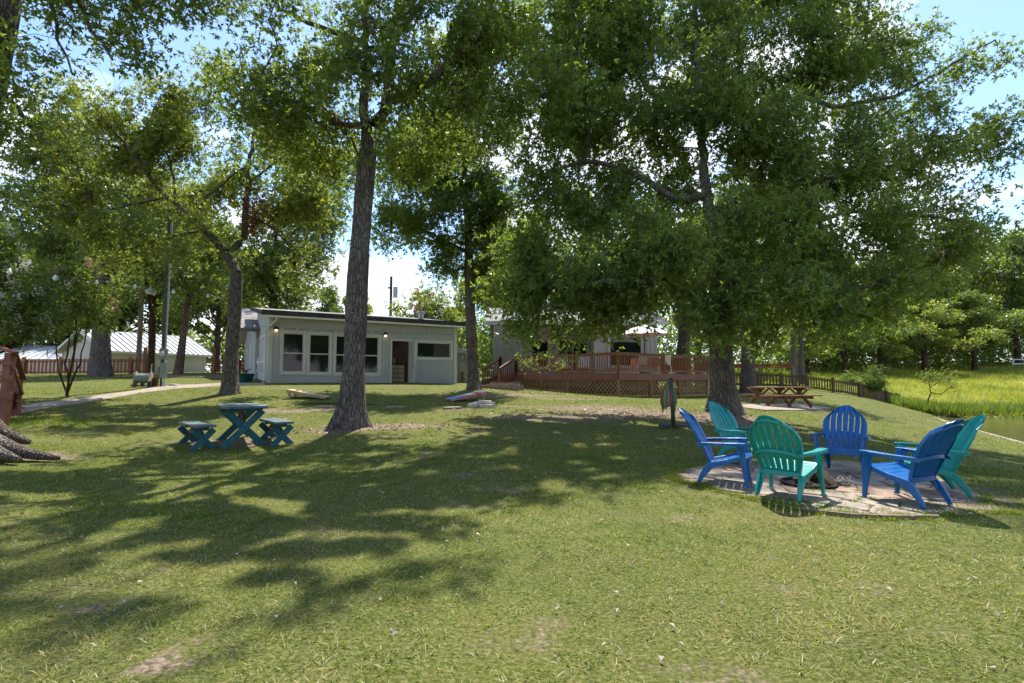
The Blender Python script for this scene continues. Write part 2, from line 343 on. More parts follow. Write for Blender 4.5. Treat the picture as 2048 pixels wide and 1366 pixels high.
# terrain mesh
def graded(a, b, near, grow, c=0.0):
    out_ = [c]; s = near
    while out_[-1] < b: out_.append(out_[-1]+s); s = near*(1+max(0, (out_[-1]-c-9))*grow)
    o2 = [c]
    while o2[-1] > a: o2.append(o2[-1]-near*(1+max(0, (c-o2[-1]-9))*grow))
    return np.array(sorted(set(o2+out_)))
gx = graded(-420, 420, .16, .22); gy = graded(-120, 620, .16, .16, 4.0)
GX, GY = np.meshgrid(gx, gy); gz = H(GX.ravel(), GY.ravel())
sm = soilmask(GX.ravel(), GY.ravel()); fm = fieldmask(GX.ravel(), GY.ravel())
nx, ny = len(gx), len(gy)
idx = np.arange(nx*ny).reshape(ny, nx)
fc = np.stack([idx[:-1, :-1].ravel(), idx[:-1, 1:].ravel(), idx[1:, 1:].ravel(), idx[1:, :-1].ravel()], 1)
gm = np_mesh('lawn', np.stack([GX.ravel(), GY.ravel(), gz], 1), fc, M['ground'], True, {'soil': sm, 'field': fm})
tag(link('lawn', gm), 'sloping lawn with worn bare patches', None, None, 'structure')
print('terrain', nx, ny)

# water
def water_mat():
    m = bpy.data.materials.new('lake_water'); m.use_nodes = True; t = m.node_tree; b = t.nodes['Principled BSDF']; n = t.nodes.new; l = t.links.new
    b.inputs['Base Color'].default_value = (.11, .10, .035, 1); b.inputs['Roughness'].default_value = .06; b.inputs['IOR'].default_value = 1.33
    g = n('ShaderNodeTexCoord'); mp_ = n('ShaderNodeMapping'); mp_.inputs['Scale'].default_value = (1, 2.5, 1); l(g.outputs['Object'], mp_.inputs[0])
    q = n('ShaderNodeTexNoise'); q.inputs['Scale'].default_value = 2.2; q.inputs['Detail'].default_value = 4; l(mp_.outputs[0], q.inputs['Vector'])
    bp = n('ShaderNodeBump'); bp.inputs['Strength'].default_value = .25; bp.inputs['Distance'].default_value = .05; l(q.outputs[0], bp.inputs['Height']); l(bp.outputs[0], b.inputs['Normal'])
    return m
wm = MB(); wm.add([(14, -45, WZ), (170, -45, WZ), (170, 40, WZ), (14, 40, WZ)], [(0, 1, 2, 3)])
tag(wm.build('lake_water', water_mat()), 'still greenish brown lake water', None, None, 'structure')

# ------------------------------------------------------------------ leaves and trees
SX, SY = math.sin(SUN_AZ)/math.tan(SUN_EL), math.cos(SUN_AZ)/math.tan(SUN_EL)
def unit(v): return v/np.maximum(np.linalg.norm(v, axis=1, keepdims=True), 1e-9)
def leaf_mesh(name, pos, dirs, length, mat, origin, rs, wr=.5, rnd=None, droop=.0):
    n = len(pos)
    d = unit(dirs); up = unit(rs.normal(size=(n, 3))+np.array([0, 0, .8])); sd = unit(np.cross(d, up)); nn = np.cross(sd, d)
    Lh = (length*(.7+.6*rs.rand(n)))[:, None]; W = Lh*wr/2
    b1 = pos+d*Lh*.12+sd*W; b2 = pos+d*Lh*.12-sd*W; tip = pos+d*Lh-nn*Lh*.15
    v = np.stack([b1, b2, tip], 1).reshape(-1, 3)
    f = np.arange(n*3).reshape(n, 3)
    rn = rs.rand(n)*.9 if rnd is None else rnd
    return np_mesh(name, v, f, mat, False, {'rnd': np.repeat(rn, 3)}, origin)
def tubes_mesh(name, chains, mat, origin, sides=6):
    V = []; F = []; b = 0
    for pts, rr, sd in chains:
        pts = np.asarray(pts, float); n = len(pts)
        if n < 2: continue
        d = np.gradient(pts, axis=0); d = unit(d)
        ref = np.array([.31, .17, 1.]) ; a = np.cross(d, ref); bad = np.linalg.norm(a, axis=1) < .2
        a[bad] = np.cross(d[bad], np.array([1., 0, 0])); a = unit(a); c = np.cross(d, a)
        t = np.arange(sd)*2*math.pi/sd
        ring = pts[:, None, :]+(a[:, None, :]*np.cos(t)[None, :, None]+c[:, None, :]*np.sin(t)[None, :, None])*np.asarray(rr)[:, None, None]
        V.append(ring.reshape(-1, 3))
        i = np.arange(n-1)[:, None]*sd; k = np.arange(sd)[None, :]; k2 = (k+1) % sd
        F.append(np.stack([(i+k), (i+k2), (i+sd+k2), (i+sd+k)], -1).reshape(-1, 4)+b); b += n*sd
    return np_mesh(name, np.concatenate(V), np.concatenate(F), mat, True, None, origin)
def resample(pts, rad_, n):
    pts = np.asarray(pts, float); rad_ = np.asarray(rad_, float)
    s = np.r_[0, np.cumsum(np.linalg.norm(np.diff(pts, axis=0), axis=1))]; t = np.linspace(0, s[-1], n)
    # smooth: catmull-like through cubic of linear + blur
    q = np.stack([np.interp(t, s, pts[:, i]) for i in range(3)], 1); r = np.interp(t, s, rad_)
    for _ in range(max(1, n//12)):
        q[1:-1] = (q[:-2]+2*q[1:-1]+q[2:])/4
    return q, r
def trunk_mesh(name, pts, rr, mat, origin, rs, flare=.9, fh=.3, lobes=5, sides=28, ridge=.035, n=46):
    q, r = resample(pts, rr, n); z0 = q[0, 2]
    ph = rs.rand(6)*6.28; t = np.arange(sides)*2*math.pi/sides
    V = []
    for i in range(n):
        hgt = q[i, 2]-z0
        fl = flare*math.exp(-max(hgt, 0)/fh)
        lob = 1+fl*(.55+.45*np.cos(lobes*t+ph[0])+.2*np.cos((lobes-2)*t+ph[1]))
        rd = ridge*(np.sin(9*t+ph[2]+hgt*.8)+.7*np.sin(14*t+ph[3]-hgt*1.3)+.4*rs.normal(size=sides))
        und = 1+.04*np.sin(hgt*2.3+ph[4])
        R_ = r[i]*lob*(1+rd)*und
        V.append(np.stack([q[i, 0]+R_*np.cos(t), q[i, 1]+R_*np.sin(t), np.full(sides, q[i, 2])], 1))
    V = np.concatenate(V); i = np.arange(n-1)[:, None]*sides; k = np.arange(sides)[None, :]; k2 = (k+1) % sides
    F = np.stack([i+k, i+k2, i+sides+k2, i+sides+k], -1).reshape(-1, 4)
    return np_mesh(name, V, F, mat, True, None, origin)
def tree(name, label, cat, trunk, limbs, lobes, leafL, nleaf, lmat, bmat, seed, clump_r=.55, flare=.9, fh=.3, group=None, tip_r=.008, spray=7, sink=.12, twigs=.15, nclump=None, fill=.45, flower=None, roots=None, wr=.5, trunk_sides=28, carve=0, dead=None):
    """trunk/limbs: lists of (px,py,D,r); lobes: (px,py,rx,ry,D,rz,weight)"""
    rs = np.random.RandomState(seed)
    tp = np.array([P(a, b, c) for a, b, c, r in trunk]); tr = [t[3] for t in trunk]
    gz_ = h1(tp[0, 0], tp[0, 1]); tp[0, 2] = gz_-sink
    root = thing(name, label, cat, (tp[0, 0], tp[0, 1], gz_), 0, group); org = np.array(root.location)
    link('trunk', trunk_mesh('trunk', tp, tr, bmat, org, rs, flare, fh, sides=trunk_sides), root)
    nodes = []; par = []; rmin = []
    q, r = resample(tp, tr, 20)
    top = 0
    for i in range(20): nodes.append(q[i]); par.append(i-1); rmin.append(r[i])
    ntrunk = 20
    for lb in limbs:
        lp = np.array([P(a, b, c) for a, b, c, r in lb]); lr = [x[3] for x in lb]
        nd = np.array(nodes); j = int(np.argmin(np.linalg.norm(nd-lp[0], axis=1)))
        lp = np.vstack([nodes[j], lp]); lr = [lr[0]*1.15]+lr
        n = max(4, int(np.linalg.norm(lp[-1]-lp[0])/.25)); q, r = resample(lp, lr, n)
        q[2:-1] += rs.normal(size=(n-3, 3))*.025
        p_ = j
        for i in range(1, n): nodes.append(q[i]); par.append(p_); rmin.append(r[i]); p_ = len(nodes)-1
    # clumps
    ws = np.array([l[6] for l in lobes], float); area = np.array([(l[2]*m_per_px(l[4]))*(l[3]*m_per_px(l[4])) for l in lobes])
    wt = ws*area; wt = wt/wt.sum()
    if nclump is None: nclump = int(min(620, max(25, 4.2*sum(area*ws)/clump_r**2*.9)))
    cc = []
    for li, l in enumerate(lobes):
        m = max(2, int(round(nclump*wt[li])))
        c = P(l[0], l[1], l[4]); k = m_per_px(l[4])
        d = unit(rs.normal(size=(m, 3))); rr_ = rs.rand(m)**fill
        cc.append(c+d*rr_[:, None]*np.array([l[2]*k, l[5], l[3]*k]))
    cc = np.concatenate(cc)
    fork = np.array(nodes[ntrunk-1])
    gzc = H(cc[:, 0], cc[:, 1]); cc = cc[cc[:, 2] > gzc+.9] if len(cc) else cc
    if carve:  # crown gaps shaped along the sun ray so dapples fall on the lawn
        cx, cy_ = cc[:, 0]-cc[:, 2]*SX, cc[:, 1]-cc[:, 2]*SY; nz = fbm(cx*.8+seed, cy_*1.2+7, 3); hi = np.clip((cc[:, 2]-5)/4, 0, 1); cc = cc[nz > carve*(.75+.25*hi)]
    order = np.argsort(np.linalg.norm(cc-fork, axis=1)); cc = cc[order]
    NN = np.array(nodes); lowz = org[2]+(NN[ntrunk-1, 2]-org[2])*.55
    allowed = list((NN[:, 2] > lowz) | (np.arange(len(NN)) >= ntrunk))
    nodes = list(NN); ch_of_clump = []
    for c in cc:
        nd = np.array(nodes); dd = np.linalg.norm(nd-c, axis=1)+.35*np.maximum(0, nd[:, 2]-c[2]); dd[~np.array(allowed)] = 1e9
        j = int(np.argmin(dd)); a = nd[j]; n = max(3, int(np.linalg.norm(c-a)/.3)+1)
        t = np.linspace(0, 1, n+1)[1:]; bow = rs.normal(size=3)*.09*np.linalg.norm(c-a); bow[2] = abs(bow[2])+.06*np.linalg.norm(c-a)
        p_ = j
        for k_ in t:
            pt = a+(c-a)*k_+bow*math.sin(k_*math.pi)+rs.normal(size=3)*.02
            nodes.append(pt); par.append(p_); rmin.append(0); allowed.append(True); p_ = len(nodes)-1
        ch_of_clump.append(p_)
    nodes = np.array(nodes); nN = len(nodes); cnt = np.zeros(nN); kids = [[] for _ in range(nN)]
    for i in ch_of_clump: cnt[i] += 1
    for i in range(nN-1, 0, -1):
        if par[i] >= 0: cnt[par[i]] += cnt[i]; kids[par[i]].append(i)
    rad_ = tip_r*np.maximum(cnt, .5)**.52; rad_ = np.maximum(rad_, np.array(rmin)*.92*(np.arange(nN) >= ntrunk))
    chains = []; started = [k for i in range(ntrunk) for k in kids[i] if k >= ntrunk]; st = [(par[k], k) for k in started]
    while st:
        a, k = st.pop(); ch = [nodes[a], nodes[k]]; rc = [min(rad_[k]*1.15, rad_[a] if a >= ntrunk else rad_[k]*1.15), rad_[k]]
        while kids[k]:
            ks = sorted(kids[k], key=lambda i: -rad_[i]*(1+.001*cnt[i]))
            for o_ in ks[1:]: st.append((k, o_))
            k = ks[0]; ch.append(nodes[k]); rc.append(rad_[k])
        chains.append((ch, rc, 8 if max(rc) > .06 else (5 if max(rc) > .02 else 3)))
    # leaf sprays
    nspray = max(10, nleaf//spray)
    ci = rs.randint(0, len(cc), nspray)
    off = rs.normal(size=(nspray, 3))*clump_r*np.array([.58, .58, .46])
    sp = cc[ci]+off
    if carve:  # sprays dropped along the same sun ray for finer light flecks
        nz = fbm((sp[:, 0]-sp[:, 2]*SX)*1.7+seed, (sp[:, 1]-sp[:, 2]*SY)*2.8+3, 2); k_ = nz > carve*1.06; sp, ci, off = sp[k_], ci[k_], off[k_]; nspray = len(sp)
    if twigs > 0:
        for i in range(int(nspray*twigs)):
            a = cc[ci[i]]; b_ = sp[i]; mid_ = (a+b_)/2+rs.normal(size=3)*.04
            chains.append(([a, mid_, b_], [.006*leafL/.12, .005*leafL/.12, .003*leafL/.12], 3))
    link('limbs', tubes_mesh('limbs', chains, bmat, org), root)
    base = np.repeat(sp, spray, 0)+rs.normal(size=(nspray*spray, 3))*leafL*.25
    outd = unit(off+rs.normal(size=off.shape)*.15)
    dirs = np.repeat(outd, spray, 0)*.55+unit(rs.normal(size=base.shape))*.9+np.array([0, 0, -.05])
    cl_r = rs.rand(len(cc)); rn = np.clip(.5*np.repeat(cl_r[ci], spray)+.5*rs.rand(len(base)), 0, .96)
    rn = np.where(rs.rand(len(base)) < .0025, 1.0, rn)
    link('crown', leaf_mesh('crown', base, dirs, leafL, lmat, org, rs, wr, rn), root)
    if dead:
        for (a, b, D_, r_, nn_) in dead:
            c = P(a, b, D_); bp_ = c+rs.normal(size=(nn_, 3))*r_*np.array([.5, .5, .8]); link('dead_foliage', leaf_mesh('dead_foliage', bp_, rs.normal(size=(nn_, 3)), leafL, M['deadleaf'], org, rs, wr), root)
    if flower:
        fm_, nf, fl, zone = flower
        k = rs.randint(0, len(cc), nf*3); pk = cc[k]+unit(rs.normal(size=(len(k), 3)))*clump_r*np.array([1, 1, .7])
        pk = pk[:nf]; b_ = np.repeat(pk, 26, 0)+rs.normal(size=(nf*26, 3))*fl*np.array([1, 1, 1.35])
        link('blossom', leaf_mesh('blossom', b_, rs.normal(size=b_.shape), fl*.9, fm_, org, rs, .9), root)
    if roots:
        m_ = MB()
        for rt in roots:
            pp = [P(a, b, c) for a, b, c, r in rt]; rr2 = [r for a, b, c, r in rt]; q, r = resample(pp, rr2, 12)
            q[:, 2] = np.maximum(q[:, 2]-0, H(q[:, 0], q[:, 1])-.02); m_.tube(q, list(r), 10)
        m_.build('root_flare', M['bark_root'], root, world=True, smooth=True)
    return root

OAK = 'large shade oaks on the lawn'
tree('oak_tree', 'tall oak with thick flared trunk standing in front of the grey cottage', 'tree',
     [(702, 850, 11, .27), (704, 800, 11, .25), (709, 700, 11, .225), (716, 550, 11, .215), (727, 400, 11.05, .20), (737, 300, 11.1, .185)],
     [[(728, 240, 11.1, .12), (731, 150, 11.2, .105), (732, 60, 11.3, .09), (740, -100, 11.6, .07), (750, -260, 12, .04)],
      [(757, 255, 11.2, .16), (772, 210, 11.4, .14), (783, 120, 11.7, .12), (800, -50, 12, .09), (830, -250, 12.4, .05)],
      [(820, 190, 11.1, .12), (870, 150, 10.8, .11), (910, 120, 10.6, .09), (965, 60, 10.3, .06)],
      [(690, 255, 11, .07), (620, 215, 11, .05), (540, 190, 11, .03)],
      [(790, 70, 11.4, .08), (830, 20, 11.4, .07), (900, -40, 11.4, .05)], [(650, 60, 11, .06), (560, 20, 11, .04)]],
     [(560, 110, 85, 95, 11, 1.3, 1.1), (640, 235, 120, 65, 10.8, 1.3, 1.1), (690, 80, 140, 100, 10.9, 1.6, 1.2), (850, 80, 140, 100, 10.8, 1.6, 1.2), (900, 200, 120, 65, 11.3, 1.3, 1.1), (965, 110, 65, 90, 11.4, 1.2, 1.1), (760, 210, 140, 80, 11.7, 1.5, 1),
      (540, -60, 120, 110, 11, 1.6, .7), (700, -120, 150, 110, 11, 2, .6), (890, -120, 150, 110, 11, 2, .6), (600, -330, 150, 120, 11.8, 2.2, .45), (830, -330, 170, 130, 12, 2.4, .45), (990, -220, 100, 120, 11.6, 1.8, .5), (740, -560, 180, 110, 12.5, 2.4, .3), (1000, 60, 70, 80, 11.6, 1.2, 1), (420, -150, 120, 120, 11, 1.6, .6), (735, 285, 95, 50, 10.3, .8, 1.2), (700, 170, 90, 75, 10.1, .8, 1.1), (590, 20, 80, 50, 11, 1, 1.4), (790, 160, 80, 70, 10.1, .8, 1.1), (830, 330, 90, 55, 13, 1.2, .8), (610, 330, 80, 60, 12.5, 1.1, .8), (1000, 10, 70, 60, 11.5, 1.2, 1), (560, 300, 90, 45, 12, 1, .5), (850, 290, 100, 45, 12.6, 1, .6), (520, 190, 60, 80, 11.4, 1.1, 1), (1010, 190, 45, 80, 11.8, 1, .8)],
     .088, 215000, M['leafA'], M['bark'], 21, .55, carve=.355, flare=1.1, fh=.34, group=OAK)
tree('oak_tree', 'broad spreading oak with low dense limbs beside the blue and teal chairs', 'tree',
     [(1447, 826, 14, .38), (1444, 780, 14, .34), (1441, 690, 14, .31), (1443, 600, 14, .3), (1448, 530, 14, .28)],
     [[(1470, 480, 14.1, .2), (1490, 420, 14.5, .17), (1520, 340, 15, .15), (1560, 250, 15.8, .12), (1620, 170, 16.5, .09), (1700, 60, 17, .06)],
      [(1425, 470, 13.9, .19), (1415, 410, 14, .16), (1405, 300, 14.5, .13), (1395, 150, 15.5, .1), (1390, 0, 16.5, .07)],
      [(1390, 600, 13.5, .1), (1340, 565, 12.8, .08), (1250, 560, 12, .06), (1160, 570, 12, .04)],
      [(1340, 400, 14, .11), (1280, 350, 14, .09), (1180, 320, 14, .06), (1110, 340, 14, .04)],
      [(1520, 545, 13.6, .1), (1600, 560, 13.2, .08), (1700, 580, 12.8, .05), (1800, 560, 13, .04)],
      [(1600, 370, 15, .1), (1740, 340, 15, .08), (1850, 320, 15, .05)], [(1590, 460, 14.6, .09), (1700, 420, 15, .07), (1850, 430, 15, .05), (1950, 450, 15, .03)],
      [(1650, 220, 16.5, .08), (1800, 190, 16.7, .06), (1900, 130, 17, .045), (1990, 80, 17, .03)]],
     [(1180, 560, 110, 80, 12.6, 1.2, 1.3), (1075, 600, 75, 60, 13, 1, 1.2), (1225, 600, 85, 40, 13, 1.1, 1.2), (1330, 500, 110, 90, 12.3, 1.2, 1.3), (1415, 610, 85, 50, 12.2, 1, 1.3), (1510, 600, 100, 60, 12.5, 1.1, 1.3), (1620, 610, 110, 60, 13, 1.2, 1.3),
      (1600, 500, 130, 80, 13.2, 1.3, 1.2), (1740, 560, 110, 65, 13.8, 1.3, 1.2), (1860, 500, 100, 55, 14.5, 1.2, 1.1), (1945, 465, 70, 55, 15, 1.1, .9), (1450, 470, 120, 80, 12.6, 1.1, 1), (1080, 500, 80, 70, 13.6, 1.2, 1.1),
      (1100, 420, 90, 80, 14.3, 1.4, 1.1), (1230, 400, 120, 100, 14.6, 1.5, 1.1), (1380, 320, 130, 110, 14.8, 1.6, 1.1), (1540, 370, 130, 100, 15, 1.6, 1.1), (1700, 370, 130, 85, 15.3, 1.6, 1.1), (1850, 350, 110, 70, 15.7, 1.4, 1), (1955, 320, 75, 55, 16, 1.2, .8), (1990, 230, 50, 40, 16.5, 1, .7),
      (1130, 250, 90, 90, 16.3, 1.5, 1.1), (1270, 150, 130, 120, 16.8, 1.8, 1.3), (1430, 120, 140, 130, 17, 1.9, 1.3), (1580, 170, 140, 120, 16.9, 1.9, 1.3), (1715, 170, 110, 100, 17.2, 1.8, 1.1), (1140, 110, 110, 100, 16, 1.6, 1.5), (1110, 20, 90, 70, 15.5, 1.5, 1.4), (1220, 40, 110, 80, 16.5, 1.6, 1.3), (1500, 30, 150, 70, 17.3, 1.8, 1), (1660, 300, 130, 70, 16, 1.5, 1), (1800, 420, 110, 60, 15.5, 1.3, .9), (1800, 90, 50, 60, 17.5, 1.3, .8), (1160, 200, 90, 100, 14.5, 1.3, 1.3), (1400, 200, 110, 110, 14.2, 1.2, 1), (1560, 260, 90, 90, 14.3, 1.1, .9), (1765, 60, 60, 70, 17, 1.3, .9), (1230, 640, 60, 22, 13.4, .8, .8), (1250, 290, 110, 90, 15.5, 1.5, 1), (1820, 240, 90, 60, 17.2, 1.5, .8), (1890, 150, 60, 40, 17.3, 1.1, .5), (1970, 110, 45, 35, 17.3, .9, .5),
      (1200, 0, 100, 80, 17.5, 1.8, .8), (1350, -80, 140, 110, 17.6, 2.2, .8), (1540, -80, 160, 110, 17.6, 2.2, .8), (1710, 20, 110, 70, 17.6, 1.7, .9), (1450, -300, 160, 120, 18, 2.2, .5), (1520, 670, 70, 25, 13.5, .8, .8), (1610, 670, 80, 30, 14, .8, .9), (1100, 655, 95, 35, 13.3, .9, 1.1), (1165, 650, 55, 36, 13, .8, 1.3), (1020, 590, 35, 60, 13.5, .8, .9), (1115, 230, 95, 95, 13.4, 1.4, .8), (1060, 330, 55, 90, 13.6, 1.2, .7), (1060, 60, 70, 80, 14, 1.4, .7), (1700, 480, 130, 70, 14, 1.4, 1), (1780, 620, 90, 40, 14, 1, .9), (1400, 640, 45, 30, 12.5, .7, .9), (1160, -90, 110, 90, 15, 1.8, .5)],
     .122, 500000, M['leafB'], M['bark'], 22, .62, carve=.33, flare=.8, fh=.3, group=OAK)
tree('oak_tree', 'forked oak with arching bare limbs left of the grey cottage', 'tree',
     [(458, 790, 16.5, .25), (464, 700, 16.5, .205), (470, 610, 16.5, .19), (473, 545, 16.5, .19)],
     [[(455, 510, 16.5, .13), (430, 480, 16.4, .12), (390, 445, 16.2, .11), (330, 390, 16, .09), (290, 340, 15.8, .07), (240, 270, 15.5, .05), (170, 215, 15.4, .035)],
      [(485, 490, 16.6, .12), (492, 420, 16.7, .11), (495, 360, 16.8, .09), (500, 300, 16.9, .06), (520, 220, 17, .04)],
      [(392, 440, 16.2, .06), (405, 400, 16, .055), (440, 370, 15.8, .045), (490, 335, 15.7, .03)], [(340, 395, 16, .05), (300, 400, 15.8, .04), (200, 420, 15.5, .03), (120, 430, 15.4, .02)],
      [(350, 400, 16, .05), (345, 330, 16.2, .04), (300, 250, 16.4, .03)], [(494, 430, 16.6, .045), (550, 460, 16.6, .035), (610, 520, 16.6, .02)], [(410, 460, 16.2, .045), (350, 470, 16, .035), (250, 500, 15.8, .02)], [(496, 370, 16.8, .05), (540, 330, 17, .04), (590, 300, 17.2, .03)]],
     [(190, 270, 110, 70, 15.6, 1.4, .7), (330, 220, 110, 70, 16, 1.5, .8), (300, 340, 120, 70, 16, 1.5, .7), (140, 380, 100, 65, 15.6, 1.3, .7), (450, 300, 100, 90, 16.5, 1.5, .8), (560, 350, 80, 80, 17, 1.4, .6), (430, 180, 90, 55, 16.5, 1.3, .8), (580, 460, 50, 55, 17, 1, .35), (400, 500, 90, 40, 16.5, 1, .35), (210, 480, 100, 50, 16.2, 1.2, .5), (80, 300, 60, 60, 15.4, 1, .6), (300, 430, 100, 50, 15.6, 1, .5), (620, 400, 50, 90, 17.3, 1.2, .6), (600, 550, 50, 50, 17.5, 1, .35), (380, 330, 120, 100, 17.5, 1.4, .8), (120, 200, 60, 50, 16, 1, .5), (540, 260, 80, 60, 17, 1.2, .8)],
     .105, 125000, M['leafC'], M['bark'], 23, .55, carve=.37, flare=.7, fh=.22, group=OAK, dead=[(512, 420, 16.4, .45, 600), (505, 455, 16.4, .3, 250)])
tree('oak_tree', 'leaning oak at the left edge with broad roots over bare soil', 'tree',
     [(-110, 905, 8.2, .5), (-105, 800, 8.2, .46), (-95, 600, 8.2, .4), (-80, 400, 8.15, .36), (-52, 220, 8.1, .33), (-22, 100, 8.1, .31), (-8, 0, 8.1, .3), (6, -120, 8.1, .27)],
     [[(60, -110, 8, .1), (130, -60, 7.9, .07), (165, 30, 7.8, .04), (225, 120, 7.8, .02)], [(90, -80, 8, .06), (110, 50, 7.9, .03), (145, 150, 7.9, .015)], [(10, 190, 7.9, .04), (50, 240, 7.7, .03), (100, 290, 7.7, .015)],
      [(180, -160, 8, .1), (300, -110, 8, .06), (390, -30, 8, .03), (410, 30, 8, .015)], [(-60, -200, 8.5, .12), (-150, -350, 9, .08)], [(60, -260, 8.6, .14), (120, -450, 9, .08)]],
     [(150, 20, 100, 55, 7.9, .7, 1), (250, 70, 60, 40, 7.9, .6, .9), (50, 100, 40, 60, 7.9, .6, .5), (390, 10, 45, 25, 8, .4, .8), (60, 240, 60, 60, 7.8, .6, .6), (20, 170, 40, 40, 7.8, .4, .6), (250, -60, 120, 50, 8, 1, .7),
      (60, -200, 200, 110, 8.6, 1.6, .5), (300, -200, 130, 80, 8.4, 1.3, .5), (-200, -150, 160, 200, 8.6, 1.6, .6), (-50, -450, 260, 150, 9, 2, .4)],
     .085, 52000, M['leafA'], M['bark'], 24, .42, flare=.5, fh=.4, group=OAK, tip_r=.006,
     roots=[[(-90, 858, 8.2, .27), (-20, 884, 8.1, .16), (20, 898, 8.12, .12), (55, 908, 8.06, .08), (85, 912, 8.12, .07), (118, 917, 8.1, .03)], [(-60, 880, 8, .22), (-10, 905, 7.9, .11), (40, 920, 7.8, .04)], [(-60, 830, 8.5, .25), (0, 868, 8.6, .14), (60, 885, 8.7, .04)]])
tree('oak_tree', 'slender dark oak between the grey cottage and the deck stairs', 'tree',
     [(948, 780, 20.5, .27), (945, 720, 20.5, .22), (940, 600, 20.5, .195), (938, 520, 20.6, .17), (935, 440, 20.7, .13), (928, 350, 21, .1), (922, 270, 21, .06)],
     [[(910, 495, 20.4, .09), (865, 468, 20.2, .06), (815, 450, 20, .03)], [(980, 450, 20.8, .07), (1010, 430, 21, .04)], [(895, 390, 21, .05), (860, 360, 21.2, .03)], [(915, 540, 20.3, .05), (880, 545, 20, .02)]],
     [(925, 290, 65, 55, 21, 1.2, .9), (875, 370, 70, 55, 21, 1.2, .8), (985, 390, 65, 65, 21, 1.2, .8), (835, 450, 60, 40, 20.3, 1.1, .7), (890, 510, 70, 45, 20.5, 1.1, .7), (990, 520, 55, 60, 21, 1.1, .9), (930, 440, 60, 50, 20.6, 1, .6), (930, 190, 60, 70, 21.5, 1.2, .7), (1010, 270, 40, 60, 21.5, 1, .7), (820, 350, 70, 75, 21.5, 1.3, .8), (780, 440, 60, 55, 21, 1.2, .7), (860, 270, 60, 60, 21.5, 1.2, .7), (1000, 460, 50, 60, 21, 1.1, .8), (970, 600, 35, 35, 21, .7, .5)],
     .125, 110000, M['leafB'], M['bark'], 25, .55, flare=.6, fh=.2, group=OAK)
tree('oak_tree', 'dark heavy-trunked oak growing just inside the red picket fence', 'tree',
     [(200, 756, 28, .55), (201, 720, 28, .45), (203, 640, 28, .4), (206, 560, 28, .36), (205, 470, 28, .3), (200, 360, 28.2, .2)],
     [[(230, 480, 27.8, .14), (280, 420, 27.5, .09), (320, 380, 27.5, .05)], [(170, 500, 28, .14), (110, 440, 28, .09), (60, 400, 28, .05)], [(195, 300, 28.5, .12), (190, 200, 29, .06)]],
     [(120, 500, 110, 60, 28, 2.2, 1), (270, 490, 90, 60, 28, 2.2, 1), (100, 400, 110, 80, 28, 2.4, 1), (260, 390, 110, 80, 28, 2.4, 1), (170, 290, 120, 80, 28.5, 2.4, .8), (330, 560, 60, 40, 28.5, 1.5, .8), (60, 580, 80, 50, 29, 1.6, .9), (230, 590, 60, 30, 28, 1.4, .6)],
     .19, 60000, M['leafF'], M['bark'], 26, .95, flare=.5, fh=.3, group=OAK)
M['bark_far'] = M['bark_brown']
tree('yard_tree', 'forked thin tree behind the end of the red picket fence', 'tree',
     [(302, 750, 33, .24), (304, 680, 33, .2), (305, 630, 33, .18)], [[(295, 580, 33, .12), (285, 520, 33, .08)], [(325, 590, 33, .1), (350, 540, 33, .06)]],
     [(290, 520, 60, 50, 33, 1.8, 1), (350, 540, 60, 50, 33, 1.8, 1), (320, 460, 70, 50, 33, 1.8, 1)], .24, 9000, M['leafF'], M['bark_brown'], 31, .9, flare=.2, group='yard trees by the white garage', trunk_sides=16)
tree('yard_tree', 'pinkish-barked tree leaning in front of the white garage wall', 'tree',
     [(356, 752, 31, .27), (363, 700, 31, .2), (370, 640, 31, .17), (378, 590, 31, .14)], [[(372, 560, 31, .08), (360, 520, 31, .05)], [(400, 545, 31, .08), (430, 510, 31, .05)]],
     [(370, 540, 50, 40, 31, 1.5, 1), (430, 510, 60, 45, 31, 1.8, 1), (420, 580, 45, 30, 31, 1.3, .8), (400, 450, 70, 50, 31.5, 1.8, .9)], .2, 9000, M['leafY'], M['bark_light'], 32, .8, flare=.3, group='yard trees by the white garage', trunk_sides=16)
tree('yard_tree', 'rounded dark tree rising directly behind the grey cottage roof', 'tree',
     [(545, 745, 38, .4), (546, 640, 38, .33), (548, 590, 38, .3)], [[(520, 540, 38, .16), (500, 500, 38, .1)], [(575, 545, 38, .16), (610, 500, 38, .1)], [(550, 500, 38, .12), (555, 440, 38, .08)]],
     [(510, 540, 60, 55, 38, 2.6, 1), (590, 530, 65, 55, 38, 2.6, 1), (550, 460, 70, 55, 38, 2.6, 1), (630, 490, 45, 50, 38, 2, .7), (480, 600, 50, 30, 38, 2, .8), (590, 590, 55, 30, 38, 2, .9), (640, 400, 60, 70, 38.5, 2.6, .9), (600, 300, 80, 70, 39, 3, .8), (680, 320, 60, 70, 39, 2.6, .7)], .25, 42000, M['leafF'], M['bark_brown'], 33, 1.1, flare=.2, group=None, trunk_sides=16)
tree('yard_tree', 'straight dark trunked tree behind the wooden picnic table', 'tree',
     [(1497, 788, 28, .42), (1496, 720, 28, .34), (1497, 640, 28, .3), (1500, 560, 28, .25)], [[(1460, 520, 28, .12), (1420, 480, 28, .08)], [(1540, 520, 28, .12), (1590, 470, 28, .08)]],
     [(1450, 500, 90, 60, 28, 2.2, 1), (1560, 490, 90, 60, 28, 2.2, 1), (1500, 400, 100, 70, 28.5, 2.4, 1), (1530, 610, 70, 40, 28.5, 1.6, 1), (1460, 640, 50, 30, 29, 1.4, 1)], .22, 17000, M['leafB'], M['bark'], 34, .95, flare=.4, trunk_sides=16)
